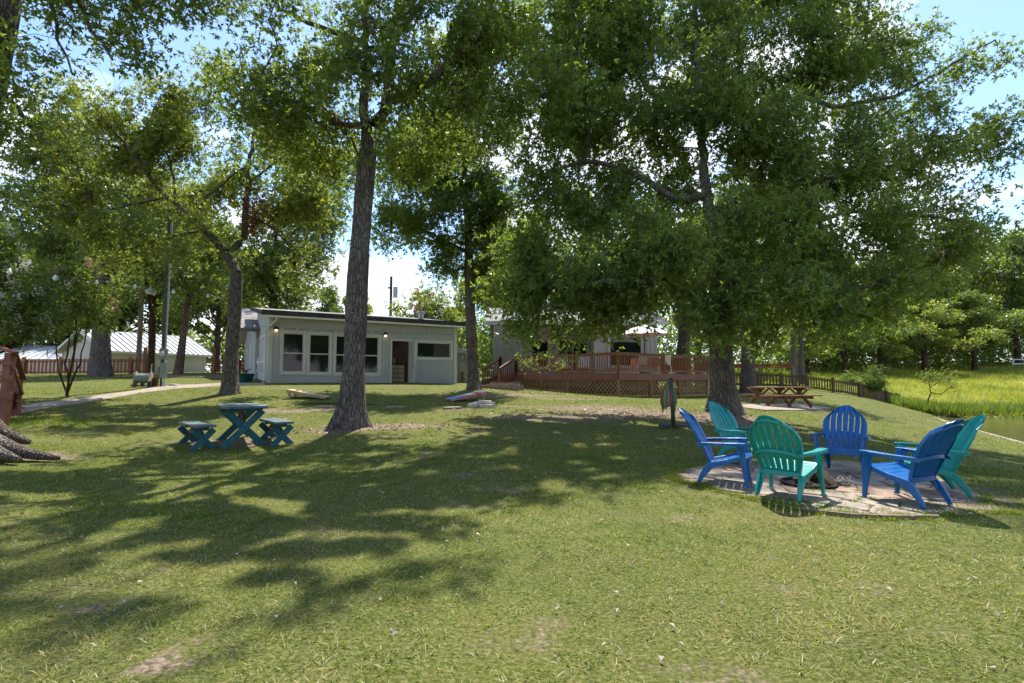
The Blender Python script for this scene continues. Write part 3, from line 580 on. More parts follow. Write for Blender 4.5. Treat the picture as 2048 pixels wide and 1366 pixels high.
tree('yard_tree', 'stout trunked tree just beyond the right end of the deck', 'tree',
     [(1368, 790, 33, .5), (1366, 700, 33, .42), (1372, 640, 33, .38)], [[(1340, 580, 33, .18), (1300, 540, 33, .1)], [(1400, 580, 33, .18), (1440, 540, 33, .1)]],
     [(1310, 560, 80, 50, 33, 2.4, 1), (1420, 560, 80, 55, 33, 2.4, 1), (1360, 480, 90, 60, 33, 2.4, 1), (1400, 650, 55, 25, 34, 1.6, .8)], .25, 15000, M['leafF'], M['bark'], 35, 1.0, flare=.3, trunk_sides=16)
for i_, (px_, D_, lab) in enumerate([(1588, 47, 'left one of two thin trunks standing close behind the low fence'), (1603, 48, 'right one of two thin trunks standing close behind the low fence')]):
    tree('slim_tree', lab, 'tree', [(px_, 770, D_, .3), (px_-1, 700, D_, .26), (px_, 620, D_, .2)], [[(px_-30, 560, D_, .1), (px_-60, 530, D_, .06)], [(px_+30, 560, D_, .1), (px_+60, 530, D_, .06)]],
         [(px_-30, 600, 50, 40, D_, 2.4, 1), (px_+40, 590, 50, 45, D_, 2.4, 1), (px_, 520, 60, 50, D_, 2.4, 1)], .32, 6000, M['leafF'], M['bark'], 36+i_, 1.2, flare=.2, trunk_sides=12)

# crepe myrtles
tree('crepe_myrtle', 'multi-stemmed pink crepe myrtle on the lawn beside the concrete path', 'shrub',
     [(135, 797, 15, .05), (135, 792, 15, .045), (134, 787, 15, .04)],
     [[(132, 786, 15, .03), (125, 765, 15, .028), (118, 745, 15, .025), (112, 700, 15, .02), (110, 640, 15, .015)], [(136, 786, 15, .036), (136, 770, 15, .035), (141, 740, 14.9, .03), (148, 700, 14.9, .025), (152, 640, 14.9, .02)], [(138, 787, 15, .032), (144, 760, 15, .03), (158, 725, 15, .025), (167, 700, 15, .02), (180, 640, 15, .014)], [(136, 760, 15, .03), (135, 700, 15.1, .025), (138, 620, 15.1, .02)], [(145, 740, 15, .03), (150, 700, 15, .022), (165, 650, 15, .015)]],
     [(110, 620, 50, 45, 15, .7, 1), (170, 610, 45, 40, 15, .7, 1), (140, 560, 60, 45, 15, .8, 1), (200, 640, 25, 20, 15, .4, .7), (70, 570, 45, 40, 15, .6, .8)], .09, 15000, M['leafM'], M['bark_brown'], 41, .35, flare=.3, fh=.1, tip_r=.004, flower=(M['flower_pink'], 34, .06, None), trunk_sides=10)
tree('crepe_myrtle', 'white flowering crepe myrtle filling the left edge above the stair', 'shrub',
     [(-60, 850, 12.5, .07), (-60, 780, 12.5, .06), (-55, 720, 12.5, .05)],
     [[(-30, 700, 12.5, .04), (10, 640, 12.4, .03), (50, 600, 12.3, .02)], [(-60, 650, 12.5, .04), (-40, 560, 12.5, .03), (0, 500, 12.5, .02)], [(-20, 720, 12.4, .03), (40, 690, 12.2, .02), (70, 650, 12.2, .012)]],
     [(20, 560, 75, 60, 12.4, .9, 1.1), (40, 640, 75, 45, 12.4, .8, 1.1), (0, 490, 55, 50, 12.5, .8, 1), (-70, 580, 80, 90, 12.5, 1, 1), (85, 590, 35, 35, 12.4, .6, 1)], .085, 24000, M['leafM'], M['bark_brown'], 42, .35, flare=.3, fh=.1, tip_r=.004, flower=(M['flower_white'], 150, .06, None), trunk_sides=10)
tree('crepe_myrtle', 'red flowering crepe myrtle rising behind the right end of the cottage roof', 'shrub',
     [(850, 745, 33, .12), (850, 700, 33, .1), (850, 670, 33, .09)], [[(820, 640, 33, .06), (800, 615, 33, .04)], [(880, 640, 33, .06), (900, 620, 33, .04)]],
     [(820, 630, 38, 28, 33, 1.6, 1), (870, 620, 45, 35, 33, 1.6, 1), (900, 645, 30, 25, 33, 1.3, 1), (850, 600, 35, 25, 33, 1.4, 1), (850, 655, 60, 25, 33, 1.5, 1)], .17, 11000, M['leafY'], M['bark_brown'], 43, .6, flare=.1, flower=(M['flower_red'], 12, .13, None), trunk_sides=10)
tree('bare_shrub', 'thin grey twiggy shrub in front of the deck lattice', 'shrub',
     [(1082, 792, 22.6, .035), (1082, 775, 22.6, .03), (1081, 765, 22.6, .025)], [[(1068, 745, 22.5, .015), (1050, 715, 22.5, .01)], [(1090, 740, 22.5, .015), (1105, 712, 22.5, .01)], [(1080, 740, 22.6, .015), (1078, 705, 22.6, .01)], [(1100, 755, 22.4, .012), (1130, 750, 22.3, .008)]],
     [(1060, 730, 26, 22, 22.5, .5, .6), (1095, 725, 26, 25, 22.5, .5, .6), (1078, 765, 25, 18, 22.5, .4, .5), (1125, 752, 14, 5, 22.3, .2, .3)], .07, 650, M['leafY'], M['bark_light'], 44, .3, flare=.1, tip_r=.004, twigs=1, trunk_sides=8)
tree('juniper_bush', 'dark green juniper bush poking above the low picket fence', 'shrub',
     [(1725, 790, 36, .08), (1725, 775, 36, .06), (1725, 765, 36, .04)], [[(1700, 757, 36, .03)], [(1745, 752, 36, .03)]],
     [(1702, 765, 18, 18, 36, .9, 1), (1725, 770, 20, 20, 36, .9, 1), (1748, 758, 13, 20, 36, .7, 1), (1740, 775, 22, 14, 36, .8, 1)], .16, 7000, M['juniper'], M['bark_brown'], 45, .35, flare=.1, wr=.25, trunk_sides=8)
tree('thin_sapling', 'sparse fan-shaped sapling leaning over the reeds by the lake', 'shrub',
     [(1853, 812, 38, .07), (1856, 800, 38, .055), (1862, 785, 38, .04)], [[(1880, 790, 38, .035), (1905, 772, 38, .02)], [(1858, 775, 38, .03), (1860, 755, 38, .015)], [(1870, 770, 38, .03), (1885, 755, 38, .015)], [(1850, 770, 38, .02), (1840, 755, 38, .012)]],
     [(1860, 755, 30, 12, 38, .8, .8), (1890, 760, 24, 14, 38, .8, .8), (1905, 775, 16, 12, 38, .6, .6)], .09, 2200, M['leafY'], M['bark_brown'], 46, .4, flare=.1, tip_r=.007, twigs=1, trunk_sides=8)

# ---- far trees from shared prototypes
def proto(seed, nleaf, leafL, mat, spread=1.0):
    rs = np.random.RandomState(seed); tp = np.array([[0, 0, -.3], [0.1, 0, 2], [0, .1, 4], [.2, 0, 6.5], [0, 0, 9]]); tr = [.34, .26, .22, .16, .08]
    tm = trunk_mesh('trunk', tp, tr, M['bark_brown'], (0, 0, 0), rs, .4, .3, sides=10, n=16)
    nl = 34; lc = np.stack([rs.normal(size=nl)*2.2*spread, rs.normal(size=nl)*2.2*spread, 3.2+rs.rand(nl)*8.3], 1)
    env = np.clip(1.15-np.abs(lc[:, 2]-6.8)/6.2, .35, 1); lc[:, :2] *= env[:, None]
    ch = []
    for c in lc:
        a = np.array([0, 0, max(1.8, c[2]-1.6-rs.rand())]); ch.append(([a, (a+c)/2+rs.normal(size=3)*.2, c], [.08, .05, .02], 4))
    k = rs.randint(0, nl, nleaf); rr = .7+rs.rand(nl)*.8
    off = unit(rs.normal(size=(nleaf, 3)))*(rs.rand(nleaf)**.45)[:, None]*rr[k][:, None]*np.array([1.15, 1.15, .75])
    rn = np.clip(.5*rs.rand(nl)[k]+.5*rs.rand(nleaf), 0, .96)
    return tm, tubes_mesh('limbs', ch, M['bark_brown'], (0, 0, 0)), leaf_mesh('crown', lc[k]+off, off+rs.normal(size=off.shape)*.7, leafL, mat, (0, 0, 0), rs, .6, rn)
protos = [proto(101, 13000, .34, M['leafF']), proto(102, 13000, .34, M['leafB'], 1.15), proto(103, 12000, .34, M['leafC'], 1.0), proto(104, 11000, .3, M['leafY'], .9)]
rt_ = random.Random(5)
def far_tree(px, D, top, wid, k, label, group):
    g = gpt(px, D); topz = P(px, top, D)[2]; s = (topz-g[2])/12.0; sw = (wid*m_per_px(D))/8.6
    r = thing('woodland_tree', label, 'tree', g, rt_.random()*6.28, group); r.scale = (sw, sw, s)
    for nm, me in zip(('trunk', 'limbs', 'crown'), protos[k]): link(nm, me, r)
    return r
LW = 'background trees behind the fence and garage'; RW = 'woodland trees beyond the bright field'; CW = 'background trees behind the buildings'
for px, D, top, wid, k, lab in [(-120, 46, 430, 200, 0, 'leftmost background tree behind the red picket fence'), (20, 52, 470, 190, 1, 'dark background tree above the far white metal roof'), (120, 60, 450, 200, 0, 'background tree behind the gap between the two white metal roofs'),
                                (235, 55, 430, 200, 2, 'olive background tree behind the white garage ridge'), (330, 58, 400, 190, 1, 'dark background tree behind the middle of the white garage'), (430, 52, 440, 180, 0, 'full background tree past the right end of the white garage'), (500, 62, 500, 160, 2, 'olive background tree left of the cottage gable')]:
    far_tree(px, D, top, wid, k, lab, LW)
for px, D, top, wid, k, lab in [(650, 75, 575, 80, 0, 'small round tree on the skyline left of the big oak trunk'), (715, 78, 578, 75, 2, 'small round tree on the skyline right behind the big oak trunk'), (1000, 50, 420, 130, 3, 'pale airy tree behind the deck stairs'), (1075, 46, 430, 150, 0, 'background tree behind the left part of the white house'),
                                (1170, 50, 380, 170, 1, 'dark background tree behind the middle of the white house'), (1280, 52, 400, 170, 0, 'background tree behind the striped umbrella'), (1400, 56, 430, 170, 2, 'olive background tree behind the spreading oak trunk'), (1500, 62, 450, 180, 1, 'dark background tree behind the wooden pergola'), (930, 58, 560, 90, 3, 'pale low tree beyond the cottage right end')]:
    far_tree(px, D, top, wid, k, lab, CW)
labs = ['first', 'second', 'third', 'fourth', 'fifth', 'sixth', 'seventh', 'eighth', 'ninth', 'tenth', 'eleventh']
for px, D, top, wid, k, lab in [(1615, 66, 590, 130, 3, 'pale bushy tree just beyond the fence posts'), (1690, 72, 600, 120, 0, 'full green tree close behind the juniper bush'), (1765, 76, 590, 130, 3, 'pale leafy tree beyond the meadow left of centre'), (1850, 80, 600, 120, 2, 'olive tree overhanging the back of the meadow'), (1950, 84, 585, 120, 0, 'green tree overhanging the back right of the meadow')]:
    far_tree(px, D, top, wid*1.15, k, lab, RW)
for i, (px, D, top, wid, k) in enumerate([(1585, 88, 500, 130, 0), (1650, 84, 500, 130, 2), (1712, 92, 510, 120, 1), (1770, 88, 505, 130, 0), (1830, 98, 500, 120, 1), (1880, 92, 510, 110, 2), (1935, 96, 480, 130, 3), (1985, 100, 485, 130, 1), (2040, 92, 470, 150, 0), (2120, 92, 470, 160, 2), (2220, 96, 480, 170, 1)]):
    far_tree(px, D, top, wid, k, ['full green', 'dark', 'olive', 'pale'][[0, 1, 2, 3][k]]+' woodland tree beyond the field, '+labs[i]+' from the left in its row', RW)
BW = 'trees behind the photographer'
for px_, py_, D_, k, lab in [(24, -24, 20, 0, 'full green tree on the far lake shore behind the viewpoint'), (-10, -30, 19, 1, 'dark tree standing behind the viewpoint, second from left'), (3, -27, 17, 2, 'olive tree standing directly behind the viewpoint'), (15, -36, 18, 0, 'green tree standing behind the viewpoint, rightmost'), (34, -26, 21, 1, 'dark tree on the lake shore behind and right of the viewpoint'), (44, -22, 20, 2, 'olive tree on the lake shore behind and right of the viewpoint'), (55, -20, 20, 0, 'green tree on the lake shore far right behind the viewpoint'), (68, -22, 20, 1, 'dark tree farthest along the lake shore behind the viewpoint'), (30, -40, 24, 3, 'pale tall tree of the second row behind the viewpoint'), (48, -36, 24, 1, 'dark tall tree of the second row behind the viewpoint'), (-4, -44, 22, 2, 'tall olive tree far behind the viewpoint')]:
    r = thing('woodland_tree', lab, 'tree', (px_, py_, h1(px_, py_)), rt_.random()*6.28, BW); r.scale = (1.5, 1.5, D_/12)
    for nm, me in zip(('trunk', 'limbs', 'crown'), protos[k]): link(nm, me, r)
# undergrowth at the wood's foot
def undergrowth(name, label, pts, hgt, n, L_, mat, seed, depth=3):
    rs = np.random.RandomState(seed); pts = np.array(pts); t = rs.rand(n)*(len(pts)-1); i = np.minimum(t.astype(int), len(pts)-2); f = (t-i)[:, None]
    b = pts[i]*(1-f)+pts[i+1]*f; b = b+rs.normal(size=(n, 2))*np.array([1.0, depth*.5])
    z = H(b[:, 0], b[:, 1]); hh = hgt*(.35+1.1*fbm(b[:, 0]*.45, b[:, 1]*.45+seed, 3)); p = np.c_[b, z+hh*rs.rand(n)**.8]
    rn = np.clip(.5*fbm(b[:, 0], b[:, 1], 2)+.5*rs.rand(n), 0, .96)
    o = link(name, leaf_mesh(name, p, rs.normal(size=(n, 3)), L_, mat, (0, 0, 0), rs, .6, rn)); tag(o, label, 'undergrowth', None, 'stuff')
undergrowth('undergrowth', 'dark brush along the foot of the woods beyond the field', [P(1540, 745, 78)[:2], P(1700, 745, 86)[:2], P(1850, 740, 92)[:2], P(2000, 735, 99)[:2], P(2300, 735, 95)[:2]], 8, 46000, .5, M['leafF'], 61, 6)
undergrowth('undergrowth', 'brush closing the view behind the garage and fence', [P(-300, 745, 50)[:2], P(0, 745, 58)[:2], P(300, 745, 64)[:2], P(560, 745, 70)[:2]], 6, 20000, .5, M['leafF'], 62, 5)
undergrowth('undergrowth', 'brush closing the view between and behind the two houses', [P(600, 745, 85)[:2], P(900, 745, 70)[:2], P(1000, 745, 50)[:2], P(1250, 745, 52)[:2], P(1540, 745, 68)[:2]], 5.5, 26000, .45, M['leafB'], 63, 4)
# ------------------------------------------------------------------ materials for built things
def sidingmat(name, col, pitch, axis='X', strength=.6):
    m = nmat(name, tuple(v*.93 for v in col), col, 1.3, .75); t = m.node_tree; n = t.nodes.new; l = t.links.new; b = t.nodes['Principled BSDF']
    g = n('ShaderNodeTexCoord'); w_ = n('ShaderNodeTexWave'); w_.wave_type = 'BANDS'; w_.bands_direction = axis; w_.wave_profile = 'SAW' if axis == 'Z' else 'SIN'; w_.inputs['Scale'].default_value = .314/pitch
    l(g.outputs['Object'], w_.inputs[0]); r = n('ShaderNodeValToRGB'); r.color_ramp.elements[0].position = 0; r.color_ramp.elements[1].position = .12 if axis != 'Z' else 1
    l(w_.outputs['Fac'], r.inputs[0]); bp = n('ShaderNodeBump'); bp.inputs['Strength'].default_value = strength; bp.inputs['Distance'].default_value = .02; l(r.outputs[0], bp.inputs['Height']); l(bp.outputs[0], b.inputs['Normal'])
    return m
M['siding'] = sidingmat('grey_painted_siding', (.41, .43, .44), .2)
M['siding_white'] = sidingmat('white_board_siding', (.52, .52, .52), .25)
M['lap'] = sidingmat('cream_lap_siding', (.58, .545, .52), .13, 'Z', 1)
M['trim'] = nmat('white_trim_paint', (.52, .53, .51), (.6, .6, .58), 4, .5)
M['soffit'] = nmat('soffit_paint', (.7, .68, .63), (.78, .76, .7), 2, .6)
M['fascia'] = nmat('weathered_black_fascia', (.02, .022, .024), (.075, .078, .08), 6, .7, .4, 20)
M['shingle'] = nmat('grey_shingle', (.16, .15, .145), (.32, .3, .29), 22, .9, .8, 40, lo=.3, hi=.7, c3=(.12, .11, .1), c3scale=1.5)
M['metalroof'] = nmat('white_metal_roof', (.42, .43, .46), (.5, .51, .53), 1.2, .5, spec=.3)
M['seam'] = nmat('roof_seam_metal', (.14, .15, .17), (.2, .21, .23), 3, .5)
def glassmat(name, col=(.012, .016, .016), rough=.04):
    m = nmat(name, col, tuple(v*1.3 for v in col), 1.5, rough, spec=.38); return m
M['glass'] = glassmat('dark_window_glass')
M['glass_blue'] = glassmat('sky_painted_glass', (.16, .18, .3), .08)  # blue base colour paints a sky reflection into the pane
M['screen'] = nmat('window_screen', (.03, .028, .026), (.07, .062, .055), 40, .6)
M['inner'] = nmat('dim_interior_wall', (.10, .055, .05), (.13, .075, .065), 2, .8)
M['counter'] = nmat('counter_front', (.6, .5, .42), (.68, .58, .5), 5, .6)
M['black'] = nmat('black_metal', (.012, .012, .013), (.03, .03, .03), 12, .5)
M['tile'] = nmat('patterned_tile', (.12, .13, .15), (.6, .6, .58), 26, .4, lo=.47, hi=.53)
M['redwood'] = nmat('red_brown_stain', (.15, .052, .032), (.30, .125, .08), 7, .65, .3, 30, (1, 1, .3), lo=.3, hi=.7)
M['deckwood'] = nmat('stained_deck_wood', (.15, .062, .028), (.30, .14, .065), 7, .6, .3, 30, (1, 1, .3), lo=.3, hi=.7)
M['fasciawood'] = nmat('deck_fascia_stain', (.17, .065, .045), (.26, .11, .08), 3, .6, .2, 20, lo=.3, hi=.7)
M['lattice'] = nmat('tan_lattice_wood', (.28, .165, .07), (.40, .255, .12), 8, .75, .3, 30)
M['fencewood'] = nmat('orange_brown_fence_wood', (.2, .075, .035), (.38, .17, .08), 5, .75, .4, 30, (1, 1, .2), lo=.3, hi=.7)
M['darkfence'] = nmat('dark_weathered_fence', (.07, .045, .03), (.17, .12, .08), 6, .85, .5, 30, (1, 1, .2), lo=.3, hi=.7)
M['picnicwood'] = nmat('brown_picnic_wood', (.17, .085, .04), (.3, .17, .09), 7, .7, .4, 30, (.4, 1, 1))
M['rawwood'] = nmat('raw_lumber', (.36, .26, .15), (.5, .38, .24), 8, .8, .3, 30)
M['teal_leg'] = nmat('worn_teal_paint', (.012, .075, .095), (.028, .13, .15), 6, .6, .5, 25, (1, 1, .3), lo=.25, hi=.75, c3=(.16, .16, .12), c3scale=12, c3lo=.66, c3hi=.74)
M['teal_top'] = nmat('weathered_teal_boards', (.045, .1, .115), (.13, .17, .165), 9, .75, .6, 30, (1, .2, 1), lo=.3, hi=.7, c3=(.17, .16, .13), c3scale=7, c3lo=.5, c3hi=.66)
M['concrete'] = nmat('pale_path_concrete', (.24, .19, .15), (.36, .30, .25), 9, .9, .5, 40, lo=.3, hi=.7, c3=(.2, .15, .11), c3scale=2.5, c3lo=.52, c3hi=.66)
M['stone'] = nmat('tan_flagstone', (.23, .18, .135), (.40, .33, .26), 5, .85, .7, 22, lo=.3, hi=.7, c3=(.2, .13, .1), c3scale=2.2, c3lo=.5, c3hi=.68)
M['stone2'] = nmat('grey_flagstone', (.2, .165, .135), (.37, .31, .25), 6, .85, .7, 22, lo=.3, hi=.7, c3=(.14, .13, .11), c3scale=3, c3lo=.52, c3hi=.7)
M['stone3'] = nmat('rust_flagstone', (.22, .14, .10), (.36, .255, .19), 6, .85, .7, 22, lo=.3, hi=.7)
M['stonewhite'] = nmat('chalky_block', (.4, .35, .29), (.62, .57, .5), 8, .9, .8, 20, lo=.3, hi=.7)
M['teal_plastic'] = nmat('teal_moulded_plastic', (.0, .25, .225), (.003, .30, .27), 3, .36, .06, 90, spec=.5, c3=(.06, .30, .26), c3scale=9, c3lo=.52, c3hi=.8)
M['blue_plastic'] = nmat('blue_moulded_plastic', (.0, .095, .31), (.001, .115, .36), 3, .34, .06, 90, spec=.5, c3=(.04, .13, .38), c3scale=9, c3lo=.52, c3hi=.8)
M['boxgrey'] = nmat('grey_green_steel_box', (.14, .18, .15), (.22, .26, .22), 9, .5)
M['polewood'] = nmat('weathered_pole', (.16, .12, .09), (.28, .22, .17), 7, .9, .5, 30, (1, 1, .1))
M['poledark'] = nmat('dark_green_pole', (.03, .045, .035), (.07, .09, .07), 8, .6, .2)
M['beige'] = nmat('beige_plastic', (.36, .29, .21), (.48, .4, .3), 9, .6)
M['whiteplastic'] = nmat('white_plastic', (.72, .73, .73), (.8, .8, .8), 5, .4)
M['pot'] = nmat('teal_glazed_pot', (.01, .06, .06), (.02, .1, .1), 6, .25)
M['steel'] = nmat('galvanised_steel', (.3, .33, .33), (.45, .47, .46), 9, .4, metallic=.4)
M['canopy'] = nmat('white_canopy_fabric', (.74, .73, .75), (.8, .8, .8), 3, .8)
M['canopy_stripe'] = nmat('mauve_canopy_stripe', (.5, .45, .5), (.56, .5, .55), 3, .8)
M['cushion'] = nmat('grey_cushion', (.45, .46, .46), (.55, .55, .54), 8, .9)
M['orange'] = nmat('orange_cloth', (.7, .16, .05), (.75, .4, .25), 14, .8, lo=.45, hi=.55)
M['log'] = nmat('split_firewood', (.3, .17, .09), (.44, .28, .17), 8, .85, .7, 30, (1, 1, .2))
M['logbark'] = nmat('firewood_bark', (.1, .05, .03), (.2, .11, .07), 12, .9, .8, 30)
M['stick'] = nmat('grey_dry_stick', (.12, .1, .085), (.26, .23, .2), 12, .9)
M['paint_red'] = nmat('faded_red_paint', (.6, .09, .12), (.75, .35, .38), 6, .5)
M['paint_blue'] = nmat('faded_blue_paint', (.06, .14, .5), (.2, .34, .62), 9, .5)
M['soilpit'] = nmat('charred_ash', (.01, .01, .01), (.06, .05, .045), 14, .95, .6)
def lampmat(c, s):
    m = bpy.data.materials.new('lit_lamp'); m.use_nodes = True; b = m.node_tree.nodes['Principled BSDF']; b.inputs['Emission Color'].default_value = (*c, 1); b.inputs['Emission Strength'].default_value = s; b.inputs['Base Color'].default_value = (*c, 1); return m
M['lamp'] = lampmat((1, .75, .42), 1.3)

# ------------------------------------------------------------------ grey cottage
c0 = P(535, 765, 21.5)[:2]; c1 = P(912, 767, 25.9)[:2]; FZ = 1.16
phi = math.atan2(c1[1]-c0[1], c1[0]-c0[0]); CL = float(np.hypot(*(c1-c0)))
U = np.array([math.cos(phi), math.sin(phi)]); V = np.array([-math.sin(phi), math.cos(phi)])
def on_plane(px, py, o, d):
    r_ = ray(px, py); A = np.array([[r_[0], -d[0]], [r_[1], -d[1]]]); k, s_ = np.linalg.solve(A, o)
    return s_, CAMZ+r_[2]*k-FZ
fw = lambda px, py: on_plane(px, py, c0, U)
swl = lambda px, py: on_plane(px, py, c0, V)
cot = thing('grey_cottage', 'low grey cottage with a row of tall white-framed windows and an open door', 'house', (c0[0], c0[1], FZ), phi)
def holed(name, u0, u1, z0, z1, holes, mat, parent, side=False, t=.12, off=0.0):
    us = sorted({u0, u1, *[h for q in holes for h in q[:2]]}); zs = sorted({z0, z1, *[h for q in holes for h in q[2:]]})
    m = MB(); f = (lambda u, y, z: (u, y+off, z)) if not side else (lambda u, y, z: (y+off, u, z))
    for i in range(len(us)-1):
        for j in range(len(zs)-1):
            a, b, c, d = us[i], us[i+1], zs[j], zs[j+1]; cu, cz = (a+b)/2, (c+d)/2
            if any(h[0] < cu < h[1] and h[2] < cz < h[3] for h in holes): continue
            for y in (0, t): m.add([f(a, y, c), f(b, y, c), f(b, y, d), f(a, y, d)], [(0, 1, 2, 3)])
    for h in holes:
        a, b, c, d = h
        m.add([f(a, 0, c), f(a, t, c), f(a, t, d), f(a, 0, d)], [(0, 1, 2, 3)]); m.add([f(b, 0, c), f(b, t, c), f(b, t, d), f(b, 0, d)], [(0, 1, 2, 3)])
        m.add([f(a, 0, d), f(a, t, d), f(b, t, d), f(b, 0, d)], [(0, 1, 2, 3)]); m.add([f(a, 0, c), f(a, t, c), f(b, t, c), f(b, 0, c)], [(0, 1, 2, 3)])
    me = m.mesh(name, mat, fix=False); return link(name, me, parent)
EAVE = fw(600, 640)[1]
wins = []
for (xa, xb, ya, yb) in [(561, 611, 661.5, 749.5), (614.5, 663, 664, 750.5), (667, 760.5, 668, 751.5)]:
    ua, zt = fw(xa, ya); ub, zb = fw(xb, yb); wins.append([ua, ub, fw((xa+xb)/2, yb)[1], fw((xa+xb)/2, ya)[1]])
ua, ub = fw(829.5, 700)[0], fw(905, 700)[0]; wins.append([ua, ub, fw(867, 720)[1], fw(867, 681)[1]])
dr = [fw(784, 700)[0], fw(818, 700)[0], 0.02, fw(800, 682)[1]]
EV = 2.84
fr = .11
def inset(w_, f=fr): return [w_[0]+f, w_[1]-f, w_[2]+f, w_[3]-f]
holed('wall', 0, CL, -.35, EV, [inset(q) for q in wins]+[dr], M['siding'], cot)
# window builder in wall frame. mapf(u,y,z): y outward negative
def window(parent, w_, bars=('h',), mapf=lambda u, y, z: (u, y, z), glass='glass', f=fr, mull=()):
    m = MB()
    def bx(m_, u0, u1, y0, y1, z0, z1):
        p0 = mapf(u0, y0, z0); p1 = mapf(u1, y1, z1); m_.bx(min(p0[0], p1[0]), max(p0[0], p1[0]), min(p0[1], p1[1]), max(p0[1], p1[1]), min(p0[2], p1[2]), max(p0[2], p1[2]))
    u0, u1, z0, z1 = w_
    bx(m, u0, u1, -.03, 0.006, z1-f, z1); bx(m, u0, u1, -.034, .006, z0, z0+f); bx(m, u0, u0+f, -.028, .006, z0+f, z1-f); bx(m, u1-f, u1, -.028, .006, z0+f, z1-f)
    wo = m.build('window', M['trim'], parent)
    s = MB(); i = f; g = .04
    bx(s, u0+i, u0+i+g, .02, .07, z0+i, z1-i); bx(s, u1-i-g, u1-i, .02, .07, z0+i, z1-i); bx(s, u0+i+g, u1-i-g, .022, .068, z0+i, z0+i+g); bx(s, u0+i+g, u1-i-g, .022, .068, z1-i-g, z1-i)
    if 'h' in bars: zm = (z0+z1)/2-.02; bx(s, u0+i+g, u1-i-g, .018, .064, zm-.025, zm+.025)
    for mu in mull: bx(s, mu-.03, mu+.03, .016, .062, z0+i+g, z1-i-g)
    s.build('sash', M['trim'], wo)
    p = MB(); bx(p, u0+i+g, u1-i-g, .045, .05, z0+i+g, z1-i-g); p.build('pane', M[glass], wo)
    return wo
for q in wins[:2]: window(cot, q)
window(cot, wins[2], mull=((wins[2][0]+wins[2][1])/2,))
q = wins[3]; window(cot, q, bars=(), mull=())
m = MB(); um = fw(868, 700)[0]; m.bx(um-.02, um+.02, .02, .044, q[2]+fr+.04, q[3]-fr-.04); m.build('mullion', M['screen'], cot)
m = MB(); m.bx(um+.03, q[1]-fr-.05, .036, .042, q[2]+fr+.05, q[3]-fr-.05); m.build('insect_screen', M['screen'], cot)
# door trim, leaf, interior
m = MB(); tw = .09
m.bx(dr[0]-tw, dr[0], -.03, .004, -.02, dr[3]); m.bx(dr[1], dr[1]+.05, -.03, .004, -.02, dr[3]); m.bx(dr[0]-tw, dr[1]+.16, -.034, .004, dr[3], dr[3]+tw); m.build('door_frame', M['trim'], cot)
m = MB(); m.bx(dr[1]+.06, dr[1]+.1, -.62, -.04, .02, dr[3]-.05); dl_ = m.build('door', M['trim'], cot)
m = MB(); m.bx(dr[1]+.05, dr[1]+.058, -.5, -.16, .85, dr[3]-.2); m.build('door_pane', M['cushion'], dl_)
m = MB(); m.bx(dr[1]+.02, dr[1]+.058, -.56, -.5, .8, .84); m.build('handle', M['black'], dl_)
m = MB(); i0, i1 = 0.15, CL-.15
m.bx(i0, i1, 3.2, 3.25, 0, EV-.1); m.build('interior_wall', M['inner'], cot)
m = MB(); m.bx(i0, i1, .13, 3.2, -.04, 0.01); m.build('interior_floor', M['counter'], cot)
m = MB(); m.bx(dr[0]-.3, dr[1]+.6, .9, 1.5, .01, .92)
kc = m.build('kitchen_counter', M['logbark'], cot)
for a in range(3):
    for b in range(4):
        m = MB(); x = dr[0]-.05+a*.33; z = .06+b*.215; m.bx(x, x+.30, .87, .899, z, z+.185); m.build('drawer', M['counter'], kc)
m = MB(); m.bx(dr[0]-.34, dr[1]+.64, .82, 1.52, .922, .96); m.build('countertop', M['black'], cot)
m = MB(); m.bx(dr[0]-.2, dr[0]+.45, 1.53, 1.56, .97, 1.45); m.build('backsplash', M['tile'], cot)
for a, mm in ((.28, 'paint_blue'), (.5, 'whiteplastic'), (.62, 'pot')):
    m = MB(); m.tube([(dr[0]+a, 1.2, .962), (dr[0]+a, 1.2, 1.2)], .06, 10); m.build('jar', M[mm], cot)
# corner boards, skirt
m = MB(); m.bx(-.025, .13, -.026, 0, -.3, EV); m.bx(-.026, -.001, -.002, .14, -.3, EV-.002); m.build('corner_board', M['trim'], cot)
m = MB(); m.bx(CL-.13, CL+.025, -.026, 0, -.3, EV); m.build('corner_board', M['trim'], cot)
# side wall of front addition and rear wing
V1, V2 = 5.0, 14.0; RZ = 4.12; E2 = 2.75; SH1 = EV+.92
sw_win = [1.4, 3.6, .95, 2.15]
va, vb = swl(533, 700)[0], swl(518.5, 700)[0]
holed('wall', .12, V1, -.35, EV, [], M['siding'], cot, side=True, off=.001)
m = MB(); m.extrude([(0.001, -.0, EV), (0.001, 6.6, SH1), (0.001, 6.6, EV)], (.1, 0, 0)); m.build('gable_wall', M['siding'], cot)
mapS = lambda u, y, z: (y+.0, u, z)
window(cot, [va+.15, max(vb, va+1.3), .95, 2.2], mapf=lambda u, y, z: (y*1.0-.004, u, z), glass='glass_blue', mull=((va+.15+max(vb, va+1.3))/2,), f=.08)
m = MB(); m.bx(-.32, .02, va+.3, va+.9, .55, .93); ac = m.build('air_conditioner', M['whiteplastic'], cot, bevel=.01)
m = MB(); m.bx(-.33, -.321, va+.36, va+.84, .6, .88); m.build('grille', M['black'], ac)
m = MB(); m.extrude([(-.15, V1, -.35), (-.15, V2, -.35), (-.15, V2, E2), (-.15, (V1+V2)/2, RZ), (-.15, V1, E2)], (.12, 0, 0)); m.build('rear_gable_wall', M['siding'], cot)
m = MB(); m.bx(-.19, -.151, 7.2, 8.1, 0, 2.05); dd = m.build('side_door', M['trim'], cot)
m = MB(); m.bx(-.22, -.191, 7.25, 7.3, .95, 1.0); m.build('handle', M['black'], dd)
